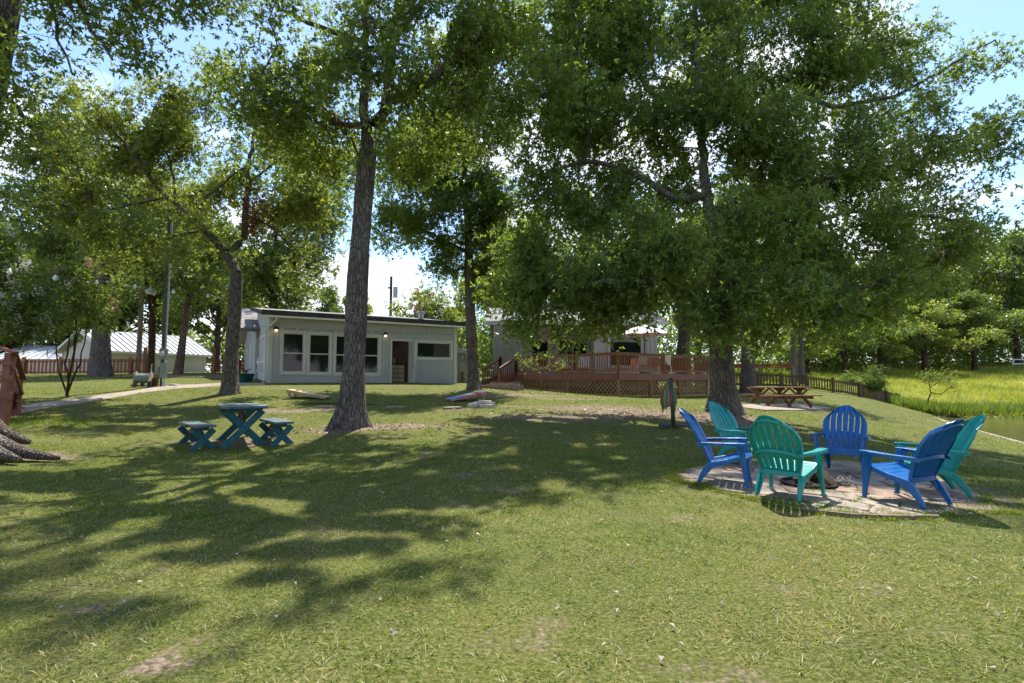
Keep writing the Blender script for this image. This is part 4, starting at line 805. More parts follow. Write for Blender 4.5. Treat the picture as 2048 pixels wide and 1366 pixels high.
window(cot, [10.2, 11.2, .7, 1.95], mapf=lambda u, y, z: (y-.15, u, z), f=.08)
# roofs
m = MB(); o_ = .32
m.extrude([(-.3, -o_, EV+.02), (-.3, -o_, EV+.2), (-.3, 6.7, SH1+.24), (-.3, 6.7, SH1+.06)], (CL+.75, 0, 0)); rf = m.build('shed_roof', M['shingle'], cot)
m = MB(); m.bx(-.33, CL+.48, -o_-.04, -o_-.002, EV+.03, EV+.235); m.build('fascia', M['fascia'], rf)
m = MB(); m.bx(-.3, CL+.45, -o_-.03, -o_+.06, EV-.06, EV+.015); m.build('gutter_board', M['soffit'], rf)
m = MB(); m.extrude([(-.335, -o_, EV+.04), (-.335, -o_, EV+.22), (-.335, 6.7, SH1+.26), (-.335, 6.7, SH1+.08)], (.03, 0, 0)); m.build('rake_board', M['fascia'], rf)
m = MB(); vx, vz = fw(855, 640); m.tube([(vx+.1, 1.2, EV+.2), (vx+.1, 1.2, EV+.75)], .16, 14); m.tube([(vx+.1, 1.2, EV+.75), (vx+.1, 1.2, EV+.83)], [.24, .24], 14); m.build('roof_vent', M['steel'], rf, smooth=False)
vm = (V1+V2)/2
for sgn, vv in ((1, V1-.7), (-1, V2+.7)):
    zz = E2-.7*(RZ-E2)/(vm-V1)
    m = MB(); m.extrude([(-.95, vm, RZ+.02), (-.95, vv, zz+.02), (-.95, vv, zz+.14), (-.95, vm, RZ+.14)], (CL+.9, 0, 0)); r2 = m.build('rear_roof', M['shingle'], cot)
    m = MB(); m.extrude([(-.98, vm, RZ-.1), (-.98, vv, zz-.1), (-.98, vv, zz+.15), (-.98, vm, RZ+.15)], (.028, 0, 0)); m.build('rake_board', M['soffit'], r2)
m = MB(); m.extrude([(-.94, V1-.68, E2-.24), (-.94, vm, RZ-.02), (-.94, V2+.68, E2-.24)], (.02, 0, 0));
m = MB(); m.add([(-.95, V1-.7, E2-.23), (-.17, V1-.7, E2-.23), (-.17, vm, RZ-.01), (-.95, vm, RZ-.01)], [(0, 1, 2, 3)]); m.add([(-.95, V2+.7, E2-.23), (-.17, V2+.7, E2-.23), (-.17, vm, RZ-.01), (-.95, vm, RZ-.01)], [(0, 1, 2, 3)]); m.build('soffit', M['soffit'], cot)
m = MB(); m.tube([(.28, -.3, EV-.02), (.22, -.2, EV-.2), (-.1, -.08, EV-.55), (-.12, -.06, EV-.8), (-.12, -.06, .12), (-.22, -.12, .02)], .05, 8); m.build('downspout', M['trim'], cot)
def wall_lamp(px, py):
    u, z = fw(px, py); l_ = thing('wall_lamp', 'lit porch lamp under the cottage eave, '+('by the left corner' if px < 600 else 'between the tall windows and the door'), 'lamp', (c0[0]+U[0]*u, c0[1]+U[1]*u, FZ+z), phi, 'porch lamps')
    m = MB(); m.tube([(0, -.0, .04), (0, -.1, .04)], .05, 10); m.tube([(0, -.1, .14), (0, -.1, .02)], [.05, .12], 12); m.build('lamp_shade', M['black'], l_, smooth=False)
    m = MB(); m.tube([(0, -.1, .015), (0, -.1, -.05)], [.04, .05], 10); m.build('bulb', M['lamp'], l_, smooth=True)
wall_lamp(552, 660); wall_lamp(770, 671)
# string lights
def string(label, pts, bulbs, bsize, wire=.006):
    t = thing('string_lights', label, 'string lights', pts[0]); m = MB()
    full = []
    for a, b in zip(pts[:-1], pts[1:]):
        for k in np.linspace(0, 1, 8)[:-1]: full.append(np.array(a)*(1-k)+np.array(b)*k-np.array([0, 0, .35*bsize*4*k*(1-k)]))
    full.append(np.array(pts[-1])); m.tube(full, wire, 4); m.build('wire', M['black'], t, world=True)
    bm_ = MB(); bm_.tube([(0, 0, 0), (0, 0, -.35*bsize), (0, 0, -.6*bsize), (0, 0, -bsize)], [.18*bsize, .2*bsize, .36*bsize, .1*bsize], 8); me = bm_.mesh('bulb', M['whiteplastic'], smooth=True)
    for b in bulbs: link('bulb', me, t, np.array(b)-np.array(t.location))
sp_ = []
for px, py in [(565, 659), (594, 658), (620, 661), (645, 662), (671, 663), (742, 665), (764, 666), (787, 667), (807, 667), (828, 668), (848, 669), (868, 669), (887, 670), (906, 671)]:
    u, z = fw(px, py); sp_.append((c0[0]+U[0]*u-V[0]*.1, c0[1]+U[1]*u-V[1]*.1, FZ+z+.04))
string('string of small white bulbs hung under the cottage eave', sp_, sp_, .07)
s2 = [P(a, b, d) for a, b, d in [(-40, 530, 9), (19, 537, 10), (110, 550, 11.5), (194, 560, 13), (270, 568, 14), (347, 579, 15), (416, 588, 16), (470, 602, 16.4)]]
string('sagging string of large white bulbs between the left trees', s2, s2[1:-1], .13, .007)
s3 = [P(470, 640, 16.4), P(489, 648, 19), P(509, 650, 20.6), P(540, 652, 21.3)]
string('short string of bulbs running from the forked oak to the cottage corner', s3, s3[1:3], .1, .006)

# porch slab, pot, path
def flat_poly(name, label, pxs, mat, th=.05, kind=None, cat=None):
    ps = [at(*p) for p in pxs]; m = MB(); n = len(ps)
    m.add([(p[0], p[1], p[2]+th) for p in ps]+[(p[0], p[1], p[2]-.15) for p in ps], [tuple(range(n))]+[(i, n+i, n+(i+1) % n, (i+1) % n) for i in range(n)])
    return tag(m.build(name, mat), label, cat, None, kind)
up_ = [(-40, 824), (42, 812.5), (111, 802), (195, 792), (278, 780.5), (306, 776), (362, 771), (417, 768.5), (450, 767.8), (530, 767)]
lo_ = [(-40, 842), (42, 828), (111, 815), (195, 801), (278, 787), (306, 783), (362, 777), (417, 773.5), (450, 772), (530, 770.5)]
ua_ = np.array([at(*p) for p in up_]); la_ = np.array([at(*p) for p in lo_])
vs = []; fs = []; nseg = 60
sU, _ = resample(ua_, np.zeros(len(ua_)), nseg); sL, _ = resample(la_, np.zeros(len(la_)), nseg)
for i in range(nseg):
    for k in range(7):
        p = sU[i]*(1-k/6)+sL[i]*k/6; vs.append((p[0], p[1], h1(p[0], p[1])+.035-(.06 if k in (0, 6) else 0)))
for i in range(nseg-1):
    for k in range(6): a = i*7+k; fs.append((a, a+1, a+8, a+7))
tag(MB().add(vs, fs).build('path', M['concrete'], smooth=True), 'narrow pale concrete path crossing the lawn to the cottage', None, None, 'structure')
PATH = [tuple(p[:2]) for p in sU]+[tuple(p[:2]) for p in sL[::-1]]
m = MB(); m.bx(-1.9, -.02, .3, 7.6, -.3, -.02); s_ = m.build('porch_slab', M['concrete'], cot)
pp = c0+V*1.1-U*.75
t = thing('plant_pot', 'round dark teal pot standing on the cottage porch slab', 'pot', (pp[0], pp[1], FZ-.02)); m = MB(); m.tube([(0, 0, 0), (0, 0, .38), (0, 0, .44)], [.2, .33, .36], 20); m.build('pot_body', M['pot'], t)
m = MB(); m.tube([(0, 0, .441), (0, 0, .45)], .31, 16); m.build('potting_soil', M['soilpit'], t)
m = MB()
for i in range(10): a = i*.63; m.tube([(0, 0, .44), (.1*math.cos(a), .1*math.sin(a), .6), (.24*math.cos(a), .24*math.sin(a), .62+.05*(i % 3))], [.01, .012, .004], 4)
m.build('plant_stems', M['logbark'], t)

# ------------------------------------------------------------------ white garage and neighbour roof
ga = P(214, 747, 36)[:2]; gu = np.array([.43, .9]); gu = gu/np.linalg.norm(gu); gph = math.atan2(gu[1], gu[0]); gz0 = 1.55
gar = thing('white_garage', 'white lap-sided garage with a bright standing-seam metal roof', 'building', (ga[0], ga[1], gz0), gph)
GL, GW, GE, GR = 7.0, 6.0, 1.62, 3.05
m = MB(); m.extrude([(0, 0, -.3), (0, GW, -.3), (0, GW, GE+.2), (0, GW/2, GR-.2), (0, 0, GE+.2)], (GL, 0, 0)); m.build('wall', M['lap'], gar)
for (x, y) in ((0, 0), (GL, 0), (0, GW)): m = MB(); m.bx(x-.06, x+.06, y-.06, y+.06, -.3, GE+.12); m.build('corner_board', M['trim'], gar)
o_ = .45; sl_ = (GR-GE)/(GW/2)
for s in (0, 1):
    y0 = -o_ if s == 0 else GW+o_; ze = GE-sl_*o_+.3; m = MB()
    m.extrude([(-.5, y0, ze), (-.5, y0, ze+.06), (-.5, GW/2, GR+.36), (-.5, GW/2, GR+.3)], (GL+1.0, 0, 0)); r_ = m.build('roof', M['metalroof'], gar)
    if s == 0:
        m = MB(); m.bx(-.5, GL+.5, y0-.03, y0-.002, ze-.1, ze+.02); m.build('fascia', M['trim'], r_)
        sb = MB(); sb.bar((0, y0, ze+.08), (0, GW/2, GR+.38), .05, .06, (0, 0, 1)); sm_ = sb.mesh('seam', M['seam'])
        for i in range(20): link('seam', sm_, r_, (-.45+i*(GL+.9)/19, 0, 0))
    m = MB(); ex = [(-.52, y0, ze-.12), (-.52, y0, ze+.06), (-.52, GW/2, GR+.36), (-.52, GW/2, GR+.16)]; m.extrude(ex, (.02, 0, 0)); m.build('rake_board', M['trim'], r_)
t = P(-60, 745, 44); nb = thing('neighbour_building', 'low building with a wide white metal roof behind the left fence', 'building', (t[0], t[1], 1.5))
e0, e1, r0, r1 = P(-120, 720, 40), P(166, 720, 42), P(60, 691.5, 47), P(146, 692, 47.5)
m = MB(); m.add([e0, e1, r1, r0], [(0, 1, 2, 3)]); m.add([e0-np.array([0, 0, .1]), e1-np.array([0, 0, .1]), r1-np.array([0, 0, .1]), r0-np.array([0, 0, .1])], [(3, 2, 1, 0)]); nr = m.build('roof', M['metalroof'], nb, world=True)
b0 = P(-160, 715, 55); m = MB(); m.add([e0, r0, r1, e1, e1+np.array([1, 11, 0]), e0+np.array([0, 11, 0])], [(0, 1, 5), (1, 2, 4, 5), (2, 3, 4)]); m.build('back_roof', M['metalroof'], nb, world=True)
for i in range(16):
    k = i/15; a = e0*(1-k)+e1*k; b = r0*(1-k)+r1*k; m = MB(); m.bar(a+np.array([0, 0, .03]), b+np.array([0, 0, .03]), .04, .04); m.build('seam', M['seam'], nr, world=False).location = (-t[0], -t[1], -1.5)
m = MB(); m.bx(e0[0]+.4, e1[0]-.4, 41.2, 52, .8, 2.9); m.build('wall', M['lap'], nb, world=True)
m = MB(); p = P(94, 714, 42); m.tube([p, p+np.array([0, 0, .55])], .04, 6); m.build('vent_pipe', M['poledark'], nr).location = (-t[0], -t[1], -1.5)

# ------------------------------------------------------------------ picket fences
def fence(name, label, pts, mat, ph, spacing, pw, posts=(), post_h=1.05, pt=.03, tall=(), rails=(.12, .88), raise_=.06):
    """pts: list of (px, D)"""
    g = np.array([gpt(*p) for p in pts]); root = thing(name, label, 'fence', g[0]); org = np.array(root.location)
    s = np.r_[0, np.cumsum(np.hypot(np.diff(g[:, 0]), np.diff(g[:, 1])))]
    at_s = lambda v: (np.interp(v, s, g[:, 0]), np.interp(v, s, g[:, 1]))
    pm = MB(); pm.bx(-pw/2, pw/2, -pt/2, pt/2, 0, ph); pme = pm.mesh('picket', mat)
    n = int(s[-1]/spacing)
    for i in range(n+1):
        v = i*spacing; x, y = at_s(v); x2, y2 = at_s(min(v+.05, s[-1])); x1, y1 = at_s(max(0, v-.05))
        o = link('picket', pme, root, np.array([x, y, h1(x, y)+raise_])-org); o.rotation_euler = (0, rt_.uniform(-.012, .012), math.atan2(y2-y1, x2-x1))
    for rr_ in rails:
        k = np.linspace(0, s[-1], max(4, int(s[-1]/1.2))); m = MB(); L_ = []
        for v in k:
            x, y = at_s(v); L_.append((x, y, h1(x, y)+raise_+ph*rr_))
        m.sweep([np.array(q)+np.array([0, pt/2+.02, 0]) for q in L_], (.04, .09)); m.build('rail', mat, root, world=True)
    cm = MB()
    L_ = [(*at_s(v), 0) for v in np.linspace(0, s[-1], max(4, int(s[-1]/1.2)))]; cm.sweep([(x, y, h1(x, y)+raise_+ph+.02) for x, y, _ in L_], (.1, .035)); cm.build('cap_rail', mat, root, world=True)
    for px in posts:
        x_ = [gpt(px, D)[:2] for D in np.linspace(min(g[:, 1]), max(g[:, 1]), 60)]
        dmin = min(((math.hypot(a-at_s(v)[0], b-at_s(v)[1]), v) for a, b in x_[::6] for v in np.linspace(0, s[-1], 60)))
        vv = min(np.linspace(0, s[-1], 300), key=lambda v: abs(ray(px, 760)[0]/ray(px, 760)[1]-at_s(v)[0]/at_s(v)[1])); x, y = at_s(vv)
        hh = post_h*(1.55 if px in tall else 1); m = MB(); m.bx(x-.07, x+.07, y-.1-.07, y-.1+.07, h1(x, y)-.2, h1(x, y)+hh); m.build('post', mat, root, world=True)
    return root
fence('picket_fence', 'orange-brown picket fence running behind the left lawn', [(-60, 29.5), (50, 30), (180, 30.5), (295, 31)], M['fencewood'], .84, .2, .11, posts=(-20, 49, 122, 262, 291), tall=(291,))
fence('picket_fence', 'short orange-brown picket fence piece left of the cottage', [(424, 32.5), (452, 33), (489, 33.2)], M['fencewood'], .8, .2, .11, posts=(428, 477), tall=(428,))
fence('picket_fence', 'dark weathered low picket fence running down to the lake', [(1440, 36.5), (1463, 36), (1540, 34.6), (1610, 33.6), (1660, 33.8), (1716, 34.6), (1750, 36.5), (1775, 39.5), (1799, 43)], M['darkfence'], .78, .19, .085, posts=(1512, 1560, 1610, 1664, 1717, 1769, 1790), post_h=.98)

# ------------------------------------------------------------------ white house, deck
wz = 1.61
wh = thing('white_house', 'white board-sided house mostly hidden by oak leaves behind the deck', 'house', (3, 30, wz))
def wbx(x0, x1, y0, y1, z0, z1): return MB().bx(x0-3, x1-3, y0-30, y1-30, z0-wz, z1-wz)
xa, xb, xc, xd = P(988, 740, 31)[0], P(1043, 740, 31)[0], P(1189, 740, 28.2)[0], P(1314, 740, 28.2)[0]
wbx(xa, xb, 31, 38, .6, 4.6).build('left_wing_wall', M['siding_white'], wh)
wbx(xb, xc, 29.9, 37.9, .6, 4.4).build('middle_wall', M['siding_white'], wh)
wbx(xc, xd, 28.2, 37.8, .6, 4.35).build('right_wing_wall', M['siding_white'], wh)
for (x0, x1) in [(P(1216, 700, 28.2)[0], P(1286, 700, 28.2)[0])]:
    window(wh, [x0-3, x1-3, .35, 2.42], bars=(), mapf=lambda u, y, z: (u, y-1.86, z), f=.1)
    m = MB()
    for i in range(7): m.bx(x0-2.86, x1-3.14, -1.845, -1.838, 2.28-i*.05, 2.3-i*.05)
    m.build('window_blind', M['cushion'], wh)
window(wh, [P(1060, 700, 29.9)[0]-3, P(1100, 700, 29.9)[0]-3, .3, 2.1], mapf=lambda u, y, z: (u, y-.16, z), f=.1)
window(wh, [P(1112, 700, 29.9)[0]-3, P(1178, 700, 29.9)[0]-3, .05, 2.1], bars=(), mull=(P(1145, 700, 29.9)[0]-3,), mapf=lambda u, y, z: (u, y-.16, z), f=.1)
for px in (1191, 1296, 1304, 1313): x = P(px, 700, 28.2)[0]; wbx(x-.05, x+.05, 28.165, 28.2, .6, 4.35).build('corner_board', M['trim'], wh)
for px, D_ in ((989, 31), (1042, 31)): x = P(px, 700, D_)[0]; wbx(x-.05, x+.05, D_-.035, D_, .6, 4.6).build('corner_board', M['trim'], wh)
m = MB(); m.extrude([(xa-3.5, -2.5, 2.72), (xa-3.5, 3.6, 4.3), (xa-3.5, 8.6, 2.9), (xa-3.5, 8.6, 3.02), (xa-3.5, 3.6, 4.42), (xa-3.5, -2.5, 2.84)], (xd-xa+1.0, 0, 0)); m.build('roof', M['shingle'], wh)
m = MB(); m.bx(xa-3.5, xd-2.5, -2.54, -2.502, 2.66, 2.88); m.build('fascia', M['trim'], wh)
m = MB(); m.bx(xc-3, xd-3, -1.9, -1.802, 2.45, 2.6); m.build('header_board', M['rawwood'], wh)

DLc, DMc, DRc = P(1032, 745, 26.5)[:2], P(1236, 745, 22)[:2], P(1416, 745, 25.8)[:2]
DRb = np.array([DRc[0]+.25, 28.15]); DLb = np.array([DLc[0], 29.85])
deck = thing('wooden_deck', 'raised red-brown deck with baluster railing and lattice skirt in front of the white house', 'deck', (DMc[0], DMc[1], 1.0)); dorg = np.array(deck.location)
poly = [tuple(DLc), tuple(DMc), tuple(DRc), tuple(DRb), tuple(DLb)]
m = MB(); m.prism(poly, wz-.045, wz); m.build('deck_floor', M['fasciawood'], deck, world=True)
bal = MB(); bal.bx(-.018, .018, -.018, .018, 0, .74); bme = bal.mesh('baluster', M['deckwood'])
def railing(a, b, posts, z0=wz, z1=None, cnt=None, parent=deck, root_org=None):
    a = np.array([*a, z0]); b = np.array([*b, z0 if z1 is None else z1]); L_ = np.linalg.norm((b-a)[:2]); ang = math.atan2(b[1]-a[1], b[0]-a[0]); org = np.array(parent.location)
    n = cnt or int(L_/.135)
    for i in range(1, n):
        p = a+(b-a)*i/n; o = link('baluster', bme, parent, p+np.array([0, 0, .1])-org); o.rotation_euler = (0, 0, ang)
    for zz, w_, t_, nm in ((.1, .04, .09, 'bottom_rail'), (.82, .04, .09, 'top_rail'), (.885, .14, .035, 'handrail')):
        m = MB(); m.bar(a+np.array([0, 0, zz]), b+np.array([0, 0, zz]), w_, t_); m.build(nm, M['deckwood'], parent, world=True)
    for k in posts:
        p = a+(b-a)*k; m = MB(); m.bx(p[0]-.055, p[0]+.055, p[1]-.055, p[1]+.055, p[2]-.02, p[2]+.93); m.build('post', M['deckwood'], parent, world=True)
railing(DLc, DMc, (0, .5, 1)); railing(DMc, DRc, (.46, .72, 1)); railing(DRc, DRb, (.5, 1))
m = MB(); m.bx(DMc[0]-.06, DMc[0]+.06, DMc[1]-.06, DMc[1]+.06, wz+.93, wz+.98); m.build('post_cap', M['rawwood'], deck, world=True)
cen = np.array([4.5, 26.0])
def skirt(a, b, pk):
    a = np.array(a); b = np.array(b); d = (b-a); L_ = np.hypot(*d); d = d/L_; nrm = np.array([d[1], -d[0]])
    if np.dot(nrm, cen-a) > 0: nrm = -nrm
    a2, b2 = a+nrm*.03, b+nrm*.03
    m = MB(); m.bar((*a2, wz-.16), (*b2, wz-.16), .04, .3); m.build('fascia', M['fasciawood'], deck, world=True)
    for k in pk:
        p = a2+(b2-a2)*k-nrm*.06; g = h1(*p); m = MB(); m.box((p[0], p[1], (g-.1+wz-.3)/2), (.11, .11, wz-.3-g+.1)); m.build('skirt_post', M['lattice'], deck, world=True)
    pkk = sorted(set([0]+list(pk)+[1]))
    for k0, k1 in zip(pkk[:-1], pkk[1:]):
        q0 = a2+(b2-a2)*k0-nrm*.1; q1 = a2+(b2-a2)*k1-nrm*.1; W_ = np.hypot(*(q1-q0))
        if W_ < .25: continue
        zt = wz-.3; zb = min(h1(*q0), h1(*q1))+.02; Hh = zt-zb; m = MB(); stp = .21
        for sgn in (1, -1):
            off_ = nrm*(.012*sgn); c = -Hh if sgn == 1 else 0
            while c < (W_ if sgn == 1 else W_+Hh):
                # line x = c + sgn*z
                pts2 = []
                zA, zB = 0, Hh
                xA, xB = c+sgn*zA, c+sgn*zB
                lo = max(0, min(xA, xB)); hi = min(W_, max(xA, xB))
                if hi-lo > .03:
                    za = (lo-c)/sgn; zc = (hi-c)/sgn
                    pA = q0+(q1-q0)*(lo/W_)+off_; pB = q0+(q1-q0)*(hi/W_)+off_
                    m.bar((*pA, zb+za), (*pB, zb+zc), .01, .052, up=(-d[1]*0, 0, 1))
                c += stp
        o = m.build('lattice_panel', M['lattice'], deck, world=True); o['kind'] = 'stuff'
        m = MB(); m.bar((*q0, zb+.05), (*q1, zb+.05), .05, .1); m.build('kick_board', M['lattice'], deck, world=True)
skirt(DLc, DMc, (.28, .55, 1)); skirt(DMc, DRc, (.33, .65, 1)); skirt(DRc, DRb, (1,))
# stairs
N0 = DLc; F0 = np.array([DLc[0]-.85, DLc[1]+.8]); dv = np.array([-.85, -.75]); zb = h1(*(N0+dv))+.05
for i in range(4):
    k = (i+.5)/4; z = wz-(wz-zb)*(i+1)/4.6; p0 = N0+dv*k; p1 = F0+dv*k; m = MB(); m.bar((*p0, z), (*p1, z), .28, .05); m.build('stair_tread', M['fasciawood'], deck, world=True)
    m = MB(); q = dv/np.hypot(*dv)*.13; m.bar((*(p0+q*.9), z-.09), (*(p1+q*.9), z-.09), .02, .13); m.build('stair_riser', M['redwood'], deck, world=True)
for p in (N0, F0):
    m = MB(); m.bar((*p, wz-.12), (*(p+dv*1.05), zb+.02), .05, .26); m.build('stair_stringer', M['redwood'], deck, world=True)
    railing(p, p+dv*1.0, (0, 1), wz, zb, cnt=8)
railing(F0, DLb-np.array([.85, .2]), (0, .5, 1), cnt=14)
m = MB(); m.prism([tuple(F0), tuple(N0), tuple(DLb), tuple(DLb-np.array([.85, .2]))], wz-.05, wz-.003); m.build('stair_landing', M['fasciawood'], deck, world=True)
# timber box step at the stair foot
q = at(1002, 778); ts = thing('timber_step', 'low weathered timber box step at the foot of the deck stairs', 'step', q); ts.rotation_euler[2] = -.35
for i, (x0, x1, y0, y1, z0, z1) in enumerate([(-.75, .75, -.5, -.4, -.05, .13), (-.75, .75, .0, .1, -.02, .2), (-.7, .7, .4, .5, 0, .27), (-.85, -.75, -.5, .5, -.05, .16), (.75, .85, -.5, .5, -.05, .16)]):
    MB().bx(x0, x1, y0, y1, z0, z1).build('timber', M['polewood'], ts)
for y0, y1, z in ((-.39, -.01, .1), (.11, .39, .17)): MB().bx(-.74, .74, y0, y1, z-.1, z).build('step_fill', M['concrete'], ts)
# deck furniture
def umbrella():
    p = P(1290, 745, 25.2); t = thing('patio_umbrella', 'open white umbrella with mauve stripes standing on the deck', 'umbrella', (p[0], p[1], wz))
    MB().tube([(0, 0, 0), (0, 0, 2.35)], .025, 8).build('pole', M['black'], t)
    MB().tube([(0, 0, 0), (0, 0, .08)], .24, 14).build('base', M['black'], t)
    nseg = 8; lv = [(.03, 2.42), (.35, 2.33), (.5, 2.285), (.8, 2.17), (.95, 2.1), (1.28, 1.93)]
    for i in range(nseg):
        a0, a1 = 2*math.pi*i/nseg, 2*math.pi*(i+1)/nseg
        for j in range(len(lv)-1):
            (r0, z0), (r1, z1) = lv[j], lv[j+1]; m = MB()
            mid = lambda r, z: (r*math.cos((a0+a1)/2)*.965, r*math.sin((a0+a1)/2)*.965, z-.03*r)
            v_ = [(r0*math.cos(a0), r0*math.sin(a0), z0), mid(r0, z0), (r0*math.cos(a1), r0*math.sin(a1), z0), (r1*math.cos(a1), r1*math.sin(a1), z1), mid(r1, z1), (r1*math.cos(a0), r1*math.sin(a0), z1)]
            m.add(v_, [(0, 1, 4, 5), (1, 2, 3, 4)]); m.build('canopy_panel', M['canopy_stripe' if j in (1, 3) else 'canopy'], t)
        MB().tube([(0, 0, 2.4), (1.27*math.cos(a0), 1.27*math.sin(a0), 1.92)], .008, 4).build('rib', M['black'], t)
umbrella()
def deck_chair(px, D, rz, label):
    p = P(px, 745, D); t = thing('patio_armchair', label, 'chair', (p[0], p[1], wz), rz, 'cushioned wooden armchairs on the deck')
    for x in (-.33, .33):
        MB().bx(x-.03, x+.03, -.35, -.29, 0, .58).build('leg', M['rawwood'], t); MB().bx(x-.03, x+.03, .29, .35, 0, .62).build('leg', M['rawwood'], t)
        MB().bx(x-.05, x+.05, -.38, .38, .6, .635).build('armrest', M['rawwood'], t)
    MB().bx(-.31, .31, -.34, .3, .28, .33).build('seat_frame', M['rawwood'], t); MB().bx(-.29, .29, -.33, .22, .331, .45).build('seat_cushion', M['cushion'], t, bevel=.03)
    m = MB(); m.sweep([(0, .24, .42), (0, .4, .92)], (.56, .12), (0, 1, 0)); m.build('back_cushion', M['cushion'], t, bevel=.03)
deck_chair(1128, 27.2, .1, 'left cushioned wooden armchair behind the deck railing'); deck_chair(1168, 26.8, -.15, 'right cushioned wooden armchair behind the deck railing')
p = P(1298, 745, 24.9); t = thing('patio_table', 'table under an orange patterned cloth below the umbrella', 'table', (p[0], p[1], wz))
MB().bx(-.75, .75, -.45, .45, .7, .735).build('tabletop', M['rawwood'], t)
for x, y in ((-.65, -.38), (.65, -.38), (-.65, .38), (.65, .38)): MB().bx(x-.03, x+.03, y-.03, y+.03, 0, .7).build('leg', M['whiteplastic'], t)
m = MB(); m.bx(-.78, .78, -.48, .48, .737, .745); m.bx(-.785, .785, -.49, -.482, .32, .74); m.bx(-.79, -.782, -.48, .48, .35, .74); tag(m.build('tablecloth', M['orange'], loc=(p[0], p[1], wz)), 'orange and white patterned cloth hanging over the deck table', 'tablecloth')
for dx, lab in ((-.55, 'left white plastic chair tucked at the orange-covered deck table'), (.55, 'right white plastic chair tucked at the orange-covered deck table')):
    t = thing('plastic_chair', lab, 'chair', (p[0]+dx, p[1]-.75, wz), math.pi, 'white plastic chairs on the deck')
    MB().bx(-.22, .22, -.22, .22, .4, .44).build('seat', M['whiteplastic'], t, bevel=.015); MB().sweep([(0, .22, .42), (0, .32, .85)], (.42, .03), (0, 1, 0)).build('backrest', M['whiteplastic'], t, bevel=.01)
    for x, y in ((-.2, -.2), (.2, -.2), (-.2, .2), (.2, .2)): MB().tube([(x, y, .41), (x*1.15, y*1.2, 0)], .02, 6).build('leg', M['whiteplastic'], t)
p = P(1348, 745, 26.2); t = thing('grill_cart', 'dark covered grill cart in the right corner of the deck', 'grill', (p[0], p[1], wz)); MB().bx(-.55, .55, -.3, .3, .1, .8).build('cabinet', M['logbark'], t, bevel=.02); MB().bx(-.6, .6, -.33, .33, .802, .85).build('top_shelf', M['cushion'], t)
for x in (-.45, .45): MB().bx(x-.04, x+.04, -.2, .2, 0, .1).build('leg', M['black'], t)

# meter shed and small things right of the cottage
p = P(920, 765, 29); t = thing('meter_shed', 'small white shed wall with electric meter right of the cottage', 'shed', (p[0], p[1], 1.12))
MB().bx(-.25, .4, .1, 2.2, -.2, 1.95).build('wall', M['siding_white'], t); m = MB(); m.extrude([(-.3, -.1, 1.75), (.55, -.1, 1.6), (.55, -.1, 1.72), (-.3, -.1, 2.1)], (0, 2.5, 0)); m.build('roof', M['trim'], t)
MB().bx(.0, .28, -.04, .098, .65, 1.2).build('breaker_box', M['steel'], t); MB().bx(.03, .25, -.03, .098, 1.3, 1.62).build('meter_base', M['steel'], t); MB().tube([(.14, -.03, 1.46), (.14, -.12, 1.46)], .085, 14).build('meter_dial', M['cushion'], t)
MB().tube([(.14, .02, 1.62), (.14, .02, 2.8)], .03, 8).build('conduit', M['steel'], t); MB().bx(.06, .2, .0, .09, -.2, .65).build('support_post', M['polewood'], t)

# utility pole with meter at the path
g = gpt(326, 18.5); t = thing('utility_pole', 'dark square service pole with meter and breaker boxes beside the path', 'utility pole', g)
MB().bx(-.085, .02, -.05, .06, -.3, 6.5).build('pole', M['poledark'], t); MB().tube([(.055, -.02, .3), (.055, -.02, 6.4)], .03, 8).build('conduit', M['steel'], t)
MB().bx(-.09, .19, -.15, -.052, .98, 1.36).build('meter_box', M['boxgrey'], t, bevel=.01); MB().tube([(.06, -.15, 1.18), (.06, -.24, 1.18)], [.09, .08], 16).build('meter_dial', M['cushion'], t)
MB().bx(-.05, .18, -.14, -.053, .32, .85).build('breaker_box', M['boxgrey'], t, bevel=.01); MB().bx(-.24, -.092, -.12, 0, .47, .72).build('outlet_box', M['boxgrey'], t, bevel=.01)
MB().tube([(-.16, -.05, .47), (-.15, -.05, .2), (-.2, -.05, 0)], .012, 6).build('cable', M['black'], t); MB().bx(.03, .08, -.09, -.05, -.05, .32).build('drop_conduit', M['steel'], t)
g = gpt(275, 31.6); t = thing('lamp_pole', 'plain wooden pole with a white yard light behind the picket fence', 'lamp post', g)
MB().tube([(0, 0, -.2), (0, 0, 5.3)], [.15, .12], 12).build('pole', M['polewood'], t); MB().tube([(0, 0, 5.1), (.35, -.1, 5.3), (.62, -.15, 5.3)], .03, 6).build('arm', M['steel'], t)
MB().tube([(.65, -.15, 5.35), (.65, -.15, 5.1), (.65, -.15, 4.95)], [.12, .28, .26], 14).build('lamp_head', M['whiteplastic'], t, smooth=False)
g = gpt(779, 62); t = thing('power_pole', 'far wooden power pole with a grey transformer above the cottage roof', 'utility pole', g); zt = P(779, 553, 62)[2]-g[2]
MB().tube([(0, 0, -.3), (0, 0, zt)], [.22, .16], 10).build('pole', M['poledark'], t); MB().tube([(.55, 0, zt-2.6), (.55, 0, zt-1.3)], .28, 14).build('transformer', M['steel'], t); MB().bx(-.35, .0, -.1, .1, zt-1.5, zt-1.3).build('bracket', M['black'], t)
for k, (dx, dz) in enumerate(((-60, 2.5), (60, 1))):
    a = np.array([g[0], g[1], g[2]+zt-.6-1.2*k]); b = a+np.array([dx, 12, dz]); m = MB(); m.tube([a+(b-a)*s_-np.array([0, 0, 4*1.5*s_*(1-s_)]) for s_ in np.linspace(0, 1, 14)], .02, 4)
    tag(m.build('power_line', M['black']), ['black power line running left from the far pole', 'black power line running right from the far pole'][k], 'power line')

